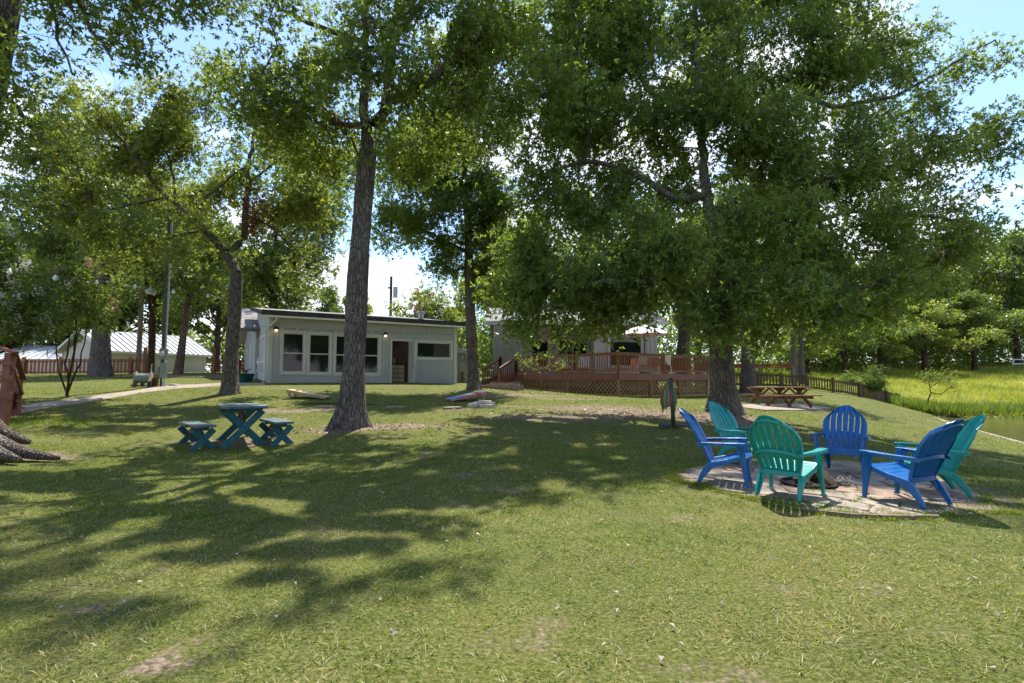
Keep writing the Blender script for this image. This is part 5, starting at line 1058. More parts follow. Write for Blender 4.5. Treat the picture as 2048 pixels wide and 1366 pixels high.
# hose reel, stump post, rock
g = gpt(287, 18.4); t = thing('hose_reel', 'beige garden hose reel with a black wheel beside the service pole', 'hose reel', g, .2)
for x in (-.26, .22):
    m = MB(); m.extrude([(x, -.22, 0), (x, .24, 0), (x, .22, .2), (x, .1, .52), (x, -.04, .56), (x, -.2, .2)], (.03, 0, 0)); m.build('side_frame', M['beige'], t, bevel=.01)
MB().tube([(-.23, 0, .3), (.22, 0, .3)], .17, 18).build('drum', M['boxgrey'], t); MB().tube([(-.15, .22, .09), (-.09, .22, .09)], .09, 14).build('wheel', M['black'], t); MB().tube([(.255, -.2, .1), (.31, -.2, .1)], .1, 16).build('wheel', M['black'], t)
MB().bx(-.3, .28, -.26, -.2, .03, .07).build('base_bar', M['black'], t); MB().tube([(.2, .05, .5), (.2, .1, .82)], .02, 8).build('handle', M['beige'], t)
g = gpt(311, 18.6); m = MB(); m.bx(-.07, .07, -.07, .07, -.1, .3); m.bx(-.09, .09, -.09, .09, .301, .32); tag(m.build('stump_post', M['logbark'], loc=g), 'short brown wooden post between the hose reel and service pole', 'post')
def rock(name, loc, d, mat, label, seed, cat='rock', group=None, rz=0, bev=True):
    rs = np.random.RandomState(seed); m = MB(); vs = []
    import itertools as it
    for x in (-1, -.35, .35, 1):
        pass
    m.box((0, 0, d[2]/2-.02), d); o = m.build(name, mat, loc=loc); me = o.data
    for v in me.vertices: v.co.x *= rs.uniform(.82, 1.08); v.co.y *= rs.uniform(.82, 1.08); v.co.z *= rs.uniform(.85, 1.1)
    b = o.modifiers.new('bevel', 'BEVEL'); b.width = min(d)*.16; b.segments = 2; o.rotation_euler = (rs.uniform(-.05, .05), rs.uniform(-.05, .05), rz); return tag(o, label, cat, group)
for i, (px, py, d, rz, lab) in enumerate([(946, 813, (.28, .2, .13), .5, 'leftmost pinkish stone in the small pile on the lawn'), (957, 812, (.26, .18, .15), -.5, 'tilted chalky block second in the small lawn pile'), (972, 814, (.42, .22, .1), .05, 'long flat chalky block under the small lawn pile'), (984, 811, (.18, .2, .13), .2, 'small chalky block at the right end of the lawn pile')]):
    g = at(px, py+1); rock('stone_block', g, d, M['stonewhite'], lab, 70+i, 'stone block', 'chalky stone blocks piled on the lawn', rz)
g = at(969, 813); g = g+np.array([0, .02, .1]); rock('stone_block', g, (.4, .2, .09), M['stonewhite'], 'top chalky block resting on the long flat one', 79, 'stone block', 'chalky stone blocks piled on the lawn', -.08)
for i, (px, py, lab) in enumerate([(650, 815, 'pale flat paver in the grass left of the big trunk'), (792, 816, 'pale flat paver in the grass right of the big trunk'), (905, 817, 'pale flat paver in the grass near the stone pile')]):
    g = at(px, py); m = MB(); m.box((0, 0, .015), (.46, .4, .05)); o = m.build('paver', M['concrete'], loc=g); o.rotation_euler[2] = .1*i; tag(o, lab, 'paver', 'pale pavers set in the grass')
g = at(349, 771); rock('rock', gpt(349, 18.6), (.3, .22, .12), M['stonewhite'], 'small pale rock beside the path right of the service pole', 80)
# garden edging line
pts_ = [at(px, py) for px, py in [(590, 812), (620, 808.5), (660, 808), (700, 808.5), (750, 810)]]; m = MB(); m.sweep([p+np.array([0, 0, .0]) for p in pts_], (.02, .06)); tag(m.build('garden_edging', M['black']), 'thin black edging strip in the lawn behind the big trunk', 'edging')

# cornhole boards
def cornhole(low, high, label, painted):
    a = at(*low); d = at(*high); L_ = 1.2; v = (d-a)[:2]; ang = math.atan2(v[1], v[0])
    t = thing('cornhole_board', label, 'cornhole board', a, ang, 'cornhole boards on the lawn'); tl = .25
    fr_ = M['rawwood'] if not painted else M['paint_red']
    for y in (-.3, .27):
        m = MB(); m.add([(0, y, .02), (0, y+.03, .02), (L_, y+.03, .22), (L_, y, .22), (0, y, .06), (0, y+.03, .06), (L_, y+.03, .3), (L_, y, .3)], [(0, 1, 2, 3), (4, 7, 6, 5), (0, 4, 5, 1), (1, 5, 6, 2), (2, 6, 7, 3), (3, 7, 4, 0)]); m.build('side_rail', fr_, t)
    n = 6
    for i in range(n):
        x0, x1 = L_*i/n, L_*(i+1)/n; z0, z1 = .065+.24*i/n, .065+.24*(i+1)/n; m = MB(); e = .002
        m.add([(x0+e, -.3, z0), (x0+e, .3, z0), (x1, .3, z1), (x1, -.3, z1), (x0+e, -.3, z0+.018), (x0+e, .3, z0+.018), (x1, .3, z1+.018), (x1, -.3, z1+.018)], [(0, 1, 2, 3), (4, 7, 6, 5), (0, 4, 5, 1), (1, 5, 6, 2), (2, 6, 7, 3), (3, 7, 4, 0)])
        mt = M['rawwood'] if not painted else (M['paint_blue'] if i < 2 else M['paint_red'] if i % 2 == 0 else M['whiteplastic'])
        m.build('board_panel', mt, t)
    m = MB(); m.tube([(L_*.82, 0, .065+.24*.82+.02), (L_*.82, 0, .065+.24*.82+.024)], .076, 18); m.build('painted_hole', M['black'], t)  # black disc on the uncut board, painted as the shaded opening
    for y in (-.26, .23): MB().bx(L_-.12, L_-.05, y, y+.035, -.03, .28).build('leg', M['rawwood'], t)
cornhole((657, 799), (590, 796), 'raw wood cornhole board seen side-on left of the big trunk', False)
cornhole((897, 803), (962, 800), 'cornhole board painted blue, white and red near the stone pile', True)
# ------------------------------------------------------------------ wooden stair at the left edge
q = gpt(11, 11.0); t = thing('wooden_stair', 'red-brown timber stair and railing cut by the left edge', 'stair', q); o3 = np.array(t.location)
def bb(a, b, w_, t_, name, mat=M['redwood'], par=None, up=(0, 0, 1)): m = MB(); m.bar(a, b, w_, t_, up); return m.build(name, mat, par or t, world=True)
bb(q+np.array([0, 0, -.1]), P(22, 706, 11.05), .14, .14, 'post', up=(0, 1, 0)); q2 = gpt(38, 12.4); bb(q2+np.array([0, 0, -.1]), P(38, 752, 12.4), .11, .11, 'post', up=(0, 1, 0)); q4 = gpt(18, 12.1); bb(q4+np.array([0, 0, -.1]), P(20, 770, 12.1), .1, .1, 'post', up=(0, 1, 0)); q5 = gpt(-60, 11); bb(q5, P(-60, 690, 11), .12, .12, 'post', up=(0, 1, 0))
bb(P(-90, 668, 10.9), P(31, 705, 10.98), .16, .045, 'handrail'); bb(P(30, 706, 11), P(47, 759, 12.5), .10, .04, 'handrail', up=(0, 0, 1))
for y0, y1 in ((722, 727), (752, 755), (789, 791)): bb(P(-90, y0-6, 10.9), P(27 if y0 < 780 else 25, y1, 10.92), .04, .09 if y0 < 780 else .15, 'rail', M['redwood'])
bb(P(27, 735, 11), P(45, 787, 12.45), .04, .08, 'stair_rail')
for i, (y, D0, D1) in enumerate(((786, 12.1, 12.35), (801, 12.2, 12.4), (816, 12.3, 12.5))): bb(P(-60, y+1, D0), P(41, y, D1), .28, .05, 'stair_tread')
bb(P(8, 792, 12.0), P(24, 828, 12.7), .05, .25, 'stair_stringer')

# ------------------------------------------------------------------ teal picnic table and benches
def xtable(name, label, loc, rz, L_, W_, Hh, nb, leg_sep, cat, mats, leg_w=.12, brace=True, group=None, spread=.38):
    t = thing(name, label, cat, loc, rz, group); lt, tt = mats; bw = W_/nb; rs = random.Random(int(L_*100))
    for i in range(nb):
        m = MB(); m.bx(-W_/2+i*bw+.005, -W_/2+(i+1)*bw-.005, -L_/2+rs.uniform(-.01, .01), L_/2+rs.uniform(-.01, .01), Hh-.04, Hh+rs.uniform(-.002, .002)); m.build('board', tt, t, bevel=.004)
    for s in (-1, 1):
        y = s*leg_sep/2
        for k, sg in enumerate((-1, 1)):
            yy = y+(.022 if k else -.022); m = MB(); m.bar((sg*W_*spread*1.15, yy, -.03), (-sg*W_*spread, yy, Hh-.09), .042, leg_w, up=(0, 0, 1)); m.build('leg', lt, t, bevel=.004)
        m = MB(); m.bx(-W_/2+.08, W_/2-.08, y-.045, y+.045, Hh-.1, Hh-.042); m.build('cross_bar', lt, t)
        m = MB(); m.tube([(0, y-.05, Hh*.46), (0, y+.05, Hh*.46)], .016, 8); m.build('bolt', M['black'], t)
        if brace: m = MB(); m.bar((0, y*.92, Hh*.5), (0, y*.2, Hh-.06), .045, .09); m.build('brace', M['logbark'], t)
    return t
TT = [M['teal_leg'], M['teal_top']]; rz_ = .60
def gl(x, y, dz=0): return (x, y, h1(x, y)+dz)
xtable('picnic_table', 'weathered teal picnic table with crossed legs and grey worn top', gl(-5.22, 9.95), rz_, 1.4, .74, .72, 5, 1.0, 'table', TT, spread=.40)
xtable('bench', 'weathered teal bench left of the teal picnic table', gl(-5.86, 9.6), rz_+.2, 1.25, .32, .42, 2, .9, 'bench', TT, leg_w=.105, group='teal crossed-leg benches', spread=.5)
xtable('bench', 'weathered teal bench right of the teal picnic table', gl(-4.55, 9.95), rz_+.1, 1.2, .32, .42, 2, .85, 'bench', TT, leg_w=.105, group='teal crossed-leg benches', spread=.5)

# wooden picnic table on slab
g = gpt(1558, 20.3); slab = flat_poly('picnic_slab', 'thin concrete slab under the brown picnic table', [(1470, 815), (1500, 810), (1600, 809), (1662, 817), (1600, 822), (1530, 822)], M['concrete'], .04, 'structure')
t = thing('picnic_table', 'brown wooden picnic table with attached benches behind the chairs', 'picnic table', (g[0], g[1], g[2]+.04), .12); Lp = 2.35
for i in range(5): MB().bx(-Lp/2, Lp/2, -.36+i*.145, -.36+i*.145+.138, .715, .755).build('table_board', M['picnicwood'], t)
for s in (-1, 1):
    for j in range(2): y = s*.66+(j-.5)*.145; MB().bx(-Lp/2-.05, Lp/2+.05, y-.069, y+.069, .41, .45).build('seat_board', M['picnicwood'], t)
for x in (-.85, 0, .85):
    MB().bx(x-.02, x+.02, -.76, .76, .30, .408).build('seat_support', M['picnicwood'], t); MB().bx(x-.02, x+.02, -.34, .34, .63, .714).build('top_support', M['picnicwood'], t)
    for s in (-1, 1): m = MB(); m.bar((x+.045*s, s*.72, 0), (x+.045*s, -s*.1, .68), .04, .12); m.build('leg', M['picnicwood'], t)
    for s in (-1, 1): m = MB(); m.bar((x+s*.0, 0, .36), (x+.5*(1 if x <= 0 else -1)*s if False else x+.42*s, 0, .7), .08, .05); m.build('brace', M['picnicwood'], t)

# pergola behind
root = thing('pergola', 'low brown wooden pergola with slatted top behind the right fence', 'pergola', gpt(1462, 38.5)); pz = []
for px in (1462, 1521, 1587):
    g = gpt(px, 36.6+(.9 if px < 1500 else 0)); top = P(px, 733, 36.6)[2]; MB().bx(g[0]-.1, g[0]+.1, g[1]-.1, g[1]+.1, g[2]-.2, top).build('post', M['polewood'], root, world=True); pz.append((g[0], g[1], top))
MB().bar(np.array(pz[0])+np.array([0, 0, .0]), np.array(pz[2])+np.array([0, 0, 0.0]), .1, .2).build('beam', M['fencewood'], root, world=True)
for i in range(26):
    k = i/25; p = np.array(pz[0])*(1-k)+np.array(pz[2])*k; MB().bx(p[0]-.035, p[0]+.035, p[1]-.25, p[1]+2.2, p[2]+.1, p[2]+.2).build('slat', M['fencewood'], root, world=True)
a_, b_ = gpt(1440, 36.2), gpt(1590, 36.0); tag(MB().bar(a_+np.array([0, 0, .1]), b_+np.array([0, 0, .1]), .2, .22).build('retaining_curb', M['concrete']), 'low grey concrete curb at the foot of the dark fence', 'curb')
# white rail far right, mailbox-like white posts
g = gpt(2028, 90); t = thing('white_rail_fence', 'white board rail fence in the tall grass at the right edge', 'fence', g)
for x in (0, 3.2, 6.4): MB().bx(x-.12, x+.12, -.08, .08, -.2, 1.3).build('post', M['trim'], t)
for z in (.45, 1.2): MB().bx(0, 8, -.12, -.081, z-.1, z+.1).build('rail', M['trim'], t)

# ------------------------------------------------------------------ folded hammock on its stand
g = gpt(1343, 11.5); t = thing('hammock_stand', 'dark steel hammock stand with upright arm and base bar', 'hammock stand', g)
MB().tube([(0.02, 0, .0), (0.0, -.02, .55), (-.02, -.03, 1.06)], .045, 10).build('upright', M['poledark'], t, smooth=True); MB().tube([(-.0, -.03, 1.02), (-.03, -.03, 1.09)], .03, 8).build('hook', M['black'], t)
MB().bar((-.35, -.25, .04), (.5, .4, .04), .08, .07).build('base_bar', M['poledark'], t); MB().bar((-.15, .3, .042), (.22, -.3, .042), .08, .065).build('foot_bar', M['poledark'], t)
def stripes():
    m = bpy.data.materials.new('striped_hammock_cloth'); m.use_nodes = True; tt = m.node_tree; n = tt.nodes.new; l = tt.links.new; a = n('ShaderNodeAttribute'); a.attribute_name = 'rnd'
    r = n('ShaderNodeValToRGB'); r.color_ramp.interpolation = 'CONSTANT'; e = r.color_ramp.elements; cols = [(.06, .17, .03), (.2, .2, .18), (.27, .06, .025), (.07, .18, .03), (.12, .13, .12), (.24, .05, .025), (.09, .2, .04), (.24, .2, .15)]
    e[0].color = (*cols[0], 1); e[0].position = 0; e[1].position = .125; e[1].color = (*cols[1], 1)
    for i in range(2, 8): q_ = e.new(i/8); q_.color = (*cols[i], 1)
    l(a.outputs['Fac'], r.inputs[0]); l(r.outputs[0], tt.nodes['Principled BSDF'].inputs['Base Color']); tt.nodes['Principled BSDF'].inputs['Roughness'].default_value = .85; return m
ns, nl_ = 96, 22; VV = []; RN = []
for j in range(nl_):
    k = j/(nl_-1); z = 1.08-k*.66; rr_ = .015+.145*math.sin(min(1, k*1.25)*math.pi/2)**1.3*(1-.25*max(0, k-.8)/.2); 
    for i in range(ns):
        a = 2*math.pi*i/ns; r_ = rr_*(1+.13*math.sin(13*a)+.06*math.sin(7*a+1)); VV.append((g[0]-.07+r_*math.cos(a)*1.05, g[1]+.02+r_*math.sin(a)*.55, g[2]+z-(.05*math.sin(5*a)+.06*math.cos(2*a) if j == nl_-1 else 0)+(.0))); RN.append(((i*3.0/ns*8) % 8)/8)
ii = np.arange(nl_-1)[:, None]*ns; kk = np.arange(ns)[None, :]; FF = np.stack([ii+kk, ii+(kk+1) % ns, ii+ns+(kk+1) % ns, ii+ns+kk], -1).reshape(-1, 4)
hm = np_mesh('hammock', np.array(VV), FF, stripes(), True, {'rnd': np.array(RN)}); tag(link('hammock', hm), 'folded green, orange and white striped hammock hanging in a bundle', 'hammock')

# ------------------------------------------------------------------ flagstone patio and fire pit
bpx = [(1338, 951), (1368, 938), (1430, 930), (1520, 926), (1620, 921), (1730, 923), (1800, 935), (1870, 950), (1935, 975), (1992, 1021), (1940, 1030), (1850, 1035), (1740, 1034), (1650, 1029), (1590, 1017), (1530, 1006), (1470, 992), (1420, 978), (1385, 966)]
PP = [tuple(at(*p)[:2]) for p in bpx]
PC = np.mean(PP, axis=0); pit = at(1617, 970)[:2]; PR = .33
rs = np.random.RandomState(3); seeds = []
mn, mx_ = np.min(PP, axis=0), np.max(PP, axis=0); tries = 0
while len(seeds) < 62 and tries < 20000:
    tries += 1; p = mn+(mx_-mn)*rs.rand(2)
    if inside(np.array([p[0]]), np.array([p[1]]), PP)[0] and all(math.hypot(*(p-s_)) > .36 for s_ in seeds) and math.hypot(*(p-pit)) > PR*.8: seeds.append(p)
def clip(poly_, n_, c_):
    out_ = []
    for i in range(len(poly_)):
        a, b = np.array(poly_[i]), np.array(poly_[(i+1) % len(poly_)]); da, db = np.dot(a, n_)-c_, np.dot(b, n_)-c_
        if da <= 0: out_.append(tuple(a))
        if da*db < 0: k = da/(da-db); out_.append(tuple(a+(b-a)*k))
    return out_
patio = thing('flagstone_patio', 'round patio of tan flagstones with weeds in the joints around the fire pit', 'patio', (PC[0], PC[1], h1(*PC))); po = np.array(patio.location)
hullpts = [np.array(p) for p in PP]
if sum(PP[i][0]*PP[(i+1) % len(PP)][1]-PP[(i+1) % len(PP)][0]*PP[i][1] for i in range(len(PP))) < 0: hullpts = hullpts[::-1]
for s_ in seeds:
    cell = [(s_[0]-1, s_[1]-1), (s_[0]+1, s_[1]-1), (s_[0]+1, s_[1]+1), (s_[0]-1, s_[1]+1)]
    for o_ in seeds:
        if o_ is s_: continue
        d_ = o_-s_; L_ = np.hypot(*d_)
        if L_ < 1.6: n_2 = d_/L_; cell = clip(cell, n_2, np.dot((o_+s_)/2, n_2)-.007)
        if len(cell) < 3: break
    for i in range(len(hullpts)):
        a, b = hullpts[i], hullpts[(i+1) % len(hullpts)]; e_ = (b-a)/np.hypot(*(b-a)); n_2 = np.array([e_[1], -e_[0]])
        if len(cell) >= 3: cell = clip(cell, n_2, np.dot(a, n_2)+.04)
    # pit clip
    d_ = pit-s_; L_ = np.hypot(*d_)
    if L_ < 1.2 and len(cell) >= 3: n_2 = d_/L_; cell = clip(cell, n_2, np.dot(pit, n_2)-PR*.97)
    if len(cell) < 3: continue
    c = np.array(cell); ar = abs(sum(c[i][0]*c[(i+1) % len(c)][1]-c[(i+1) % len(c)][0]*c[i][1] for i in range(len(c))))/2
    if ar < .012: continue
    # chamfered uneven outline
    q_ = []
    for i in range(len(c)):
        a, b = c[i], c[(i+1) % len(c)]; q_.append(a*.86+b*.14+rs.normal(size=2)*.006); 
        if np.hypot(*(b-a)) > .2: q_.append((a+b)/2+rs.normal(size=2)*.012)
        q_.append(a*.14+b*.86+rs.normal(size=2)*.006)
    m = MB(); tz = rs.normal(size=2)*.012; zt = .004+rs.uniform(0, .012); n = len(q_); cc_ = np.mean(q_, axis=0); zz = [h1(*p)+zt+np.dot(p-cc_, tz) for p in q_]
    top = [(p[0], p[1], z_-.006) for p, z_ in zip(q_, zz)]; tin = [(*(p+(cc_-p)*.06), z_) for p, z_ in zip(q_, zz)]; bot = [(p[0], p[1], z_-.07) for p, z_ in zip(q_, zz)]
    m.add(bot+top+tin, [tuple(range(2*n, 3*n))]+[(i, (i+1) % n, n+(i+1) % n, n+i) for i in range(n)]+[(n+i, n+(i+1) % n, 2*n+(i+1) % n, 2*n+i) for i in range(n)])
    m.build('flagstone', M[['stone', 'stone', 'stone', 'stone', 'stone2', 'stone2', 'stone3'][rs.randint(7)]], patio, world=True)
ed = [at(*p) for p in [(1606, 1023), (1650, 1031), (1700, 1036), (1760, 1039), (1820, 1040), (1880, 1039)]]
for i in range(len(ed)-1): bb_ = MB(); bb_.bar(ed[i]+np.array([0, 0, .012]), ed[i+1]+np.array([0, 0, .012])-(ed[i+1]-ed[i])*.03, .03, .05); bb_.build('edging_strip', M['polewood'], patio, world=True)
gp = h1(*pit)
fp = thing('fire_pit', 'round sunken fire pit with a blackened rim at the patio centre', 'fire pit', (pit[0], pit[1], gp))
m = MB(); n = 26
ring = lambda r, z: [(r*math.cos(2*math.pi*i/n), r*math.sin(2*math.pi*i/n), z) for i in range(n)]
m.add(ring(PR, .022)+ring(PR, .04)+ring(PR-.025, .04)+ring(PR-.03, .004), [(k*n+i, k*n+(i+1) % n, (k+1)*n+(i+1) % n, (k+1)*n+i) for k in range(3) for i in range(n)]); m.build('steel_rim', M['black'], fp)
m = MB(); m.add(ring(PR-.028, .006)+[(0, 0, .02)], [(i, (i+1) % n, n) for i in range(n)]); m.build('ash_bed', M['soilpit'], fp)
# firewood teepee
lg = [(1609, 972, 1606, 945, .11, 'log', 'pale split log standing at the front of the fire pit'), (1596, 970, 1614, 946, .13, 'logbark', 'dark bark-faced log leaning at the left of the fire pit'), (1668, 974, 1640, 944, .10, 'log', 'reddish split log leaning from the right over the fire pit'), (1645, 966, 1630, 940, .12, 'logbark', 'dark split log at the back right of the fire pit'), (1615, 962, 1628, 941, .12, 'logbark', 'dark log leaning at the back of the fire pit')]
for i, (x0, y0, x1, y1, w_, mt, lab) in enumerate(lg):
    a = at(x0, y0); a[2] += .02; b = P(x1, y1, a[1]+[.1, .06, .06, -.02, -.04][i]); m = MB(); m.bar(a, b, w_, w_*.75, up=(.3, -1, .2)); o = m.build('firewood_log', M[mt], bevel=.006); tag(o, lab, 'log', 'firewood in the fire pit')
rs = np.random.RandomState(9); g = at(1684, 972); t = thing('kindling_pile', 'small heap of grey dry sticks right of the fire pit', 'kindling', g)
for i in range(34):
    a = rs.uniform(-.5, 1.2)+(.6 if i % 3 else 1.9); l_ = rs.uniform(.07, .16); c = np.array([rs.normal()*.055, rs.normal()*.05, .02+abs(rs.normal())*.03]); d_ = np.array([math.cos(a)*l_, math.sin(a)*l_*.7, rs.uniform(-.02, .1)]); MB().tube([c-d_/1.5, c+rs.normal(size=3)*.008, c+d_/1.5], [.008, .007, .004], 5).build('stick', M['stick'], t, smooth=True)

# ------------------------------------------------------------------ moulded adirondack chairs
def make_chair(matname, label):
    mt = M[matname]; t = thing('adirondack_chair', label, 'chair', (0, 0, 0), 0, 'plastic adirondack chairs around the fire pit')
    NS = 7
    def W(v): return .40+.155*math.sin(min(1, v/.75)*math.pi/2) if v < .75 else .555-.16*((v-.75)/.25)**1.7
    Lb = .75
    def pt(u, v, dz=0):     # u in 0..1 across, v 0..1 up
        uc = (u-.5)*2; x = uc*W(v)/2; top = 1-.19*abs(uc)**2.0; s = v*Lb*top
        y = .14+s*math.sin(rad(17))+.17*(s/Lb)**1.5; z = .255+s*.925
        y -= .085*(uc*uc)*(.35+.65*v)-.03
        return (x, y-dz, z)
    def gap(v): return .0075 if (.1 < v < .36 or .45 < v < .87) else .0006
    vs_ = sorted([0, .05, .095, .105, .16, .22, .29, .355, .365, .4, .445, .455, .52, .6, .68, .76, .83, .865, .875, .93, .97, 1.0])
    for i in range(NS):
        m = MB(); vv = []; nu = 5
        vmax = 1-.0
        for v in vs_:
            wv = W(v); g_ = gap(v) if 0 < i else 0; g2 = gap(v) if i < NS-1 else 0
            u0 = i/NS+(g_/wv); u1 = (i+1)/NS-(g2/wv)
            vq = v
            for k in range(nu):
                u = u0+(u1-u0)*k/(nu-1); b = .017*(1-(2*k/(nu-1)-1)**2); vv.append(pt(u, vq, b))
        n0 = len(vv); back = [(x, y+.014, z) for x, y, z in vv]
        fs_ = []
        for a in range(len(vs_)-1):
            for k in range(nu-1): p0 = a*nu+k; fs_.append((p0, p0+1, p0+nu+1, p0+nu)); fs_.append((n0+p0, n0+p0+nu, n0+p0+nu+1, n0+p0+1))
            for k in (0, nu-1): p0 = a*nu+k; fs_.append((p0, p0+nu, n0+p0+nu, n0+p0))
        for a in (0, len(vs_)-1):
            for k in range(nu-1): p0 = a*nu+k; fs_.append((p0, p0+1, n0+p0+1, n0+p0))
        m.add(vv+back, fs_); o = m.build('back_slat', mt, t, smooth=True)
        e = o.modifiers.new('edge', 'EDGE_SPLIT'); e.split_angle = rad(45)
    # rim and bands behind the slats
    for v, hh, nm in ((.405, .035, 'back_band'), (.92, .02, 'top_rim'), (.03, .05, 'lower_band')):
        m = MB(); m.sweep([np.array(pt(u, v))+np.array([0, .021, 0]) for u in np.linspace(.005, .995, 13)], (.014, hh)); m.build(nm, mt, t, smooth=False)
    for s in (0, 1):
        m = MB(); m.sweep([np.array(pt(s, v))+np.array([0, .014, 0]) for v in np.linspace(.02, 1, 14)], (.03, .012), up=(1, 0, 0)); m.build('back_edge', mt, t)
    # seat slats
    ys = [-.315, -.225, -.135, -.045, .045, .135]
    zs = lambda y: .375-.12*((y+.3)/.48)**.8 if y > -.3 else .375
    for i, (y0, y1) in enumerate(zip([-.32, -.235, -.15, -.065, .02, .105], [-.241, -.156, -.071, .014, .099, .18])):
        m = MB(); a = []
        for y in (y0, (y0+y1)/2, y1):
            z = zs(y)-(.02 if (i == 0 and y == y0) else 0); a.append((0, y, z-.006))
        m.sweep(a, (.49, .016), up=(0, 0, 1)); m.build('seat_slat', mt, t, bevel=.003)
    m = MB(); m.sweep([(x, -.335+.05*(x/.25)**2*.6, .325+.0*abs(x)) for x in np.linspace(-.26, .26, 9)], [(.016, .095-.02*math.cos(x*6)) for x in np.linspace(-.26, .26, 9)]); m.build('seat_apron', mt, t)
    for s in (-1, 1):
        # armrest
        xs = s*.325
        pts_ = [(s*.255, .30, .515), (s*.295, .15, .525), (s*.32, -.03, .532), (s*.322, -.18, .54), (s*.318, -.28, .538)]
        m = MB(); m.sweep(pts_, [(.04, .022), (.065, .02), (.085, .018), (.10, .018), (.085, .018)]); m.build('armrest', mt, t, bevel=.008)
        m = MB(); m.sweep([(p[0]+s*[.012, .024, .034, .042, .034][i], p[1], p[2]-.018) for i, p in enumerate(pts_)], [(.008, .026)]*5); m.build('armrest_lip', mt, t)
        # front leg
        m = MB(); m.sweep([(s*.296, -.21, .525), (s*.288, -.235, .40), (s*.287, -.26, .22), (s*.292, -.285, .012)], [(.035, .105), (.033, .085), (.032, .062), (.03, .045)], up=(0, 1, 0)); m.build('front_leg', mt, t, bevel=.008)
        m = MB(); m.sweep([(s*.296, -.205, .524), (s*.275, -.235, .3), (s*.288, -.285, .03)], [(.07, .02), (.06, .018), (.04, .018)], up=(0, 1, 0)); m.build('leg_flange', mt, t, bevel=.006)
        m = MB(); m.tube([(s*.292, -.29, .014), (s*.292, -.29, 0)], [.03, .034], 10); m.build('foot_pad', mt, t)
        # side rail flowing into rear leg
        path = [(s*.268, -.30, .345), (s*.264, -.2, .345), (s*.257, -.08, .30), (s*.246, .06, .262), (s*.236, .14, .235), (s*.230, .20, .17), (s*.230, .26, .08), (s*.234, .295, .0)]
        m = MB(); m.sweep(path, [(.03, .045), (.03, .055), (.03, .055), (.032, .065), (.034, .085), (.034, .085), (.032, .062), (.028, .042)], up=(0, 0, 1)); m.build('rear_leg', mt, t, bevel=.008)
        m = MB(); m.sweep([(s*.212, .16, .24), (s*.212, .215, .13), (s*.22, .285, .01)], [(.06, .018), (.05, .016), (.03, .016)], up=(0, 1, 0)); m.build('leg_flange', mt, t, bevel=.005)
    return t
def dup(root, label, loc, rz):
    r = root.copy(); C.objects.link(r); r['label'] = label; r.location = loc; r.rotation_euler = (0, 0, rz)
    for ch in list(root.children):
        c = ch.copy(); C.objects.link(c); c.parent = r
    return r
def chz(x, y): return h1(x, y)+.02
chairs = [('blue_plastic', (2.80, 6.86), -27, 'blue adirondack chair in profile at the left end of the ring'), ('teal_plastic', (3.6, 8.1), -58, 'teal adirondack chair at the back left facing the fire pit'), ('teal_plastic', (3.22, 6.1), 42, 'teal adirondack chair with its back to us in front of the fire pit'),
          ('blue_plastic', (4.84, 7.6), -131, 'blue adirondack chair facing us beyond the fire pit'), ('blue_plastic', (4.44, 5.86), 112, 'blue adirondack chair turned away at the front right of the ring'), ('teal_plastic', (5.17, 6.42), 158, 'teal adirondack chair half hidden at the right end of the ring')]
first = {}
for mn_, (x, y), a, lab in chairs:
    l_ = (x, y, chz(x, y)); rz = rad(a+90)
    if mn_ not in first: first[mn_] = make_chair(mn_, lab); first[mn_].location = l_; first[mn_].rotation_euler = (0, 0, rz)
    else: dup(first[mn_], lab, l_, rz)

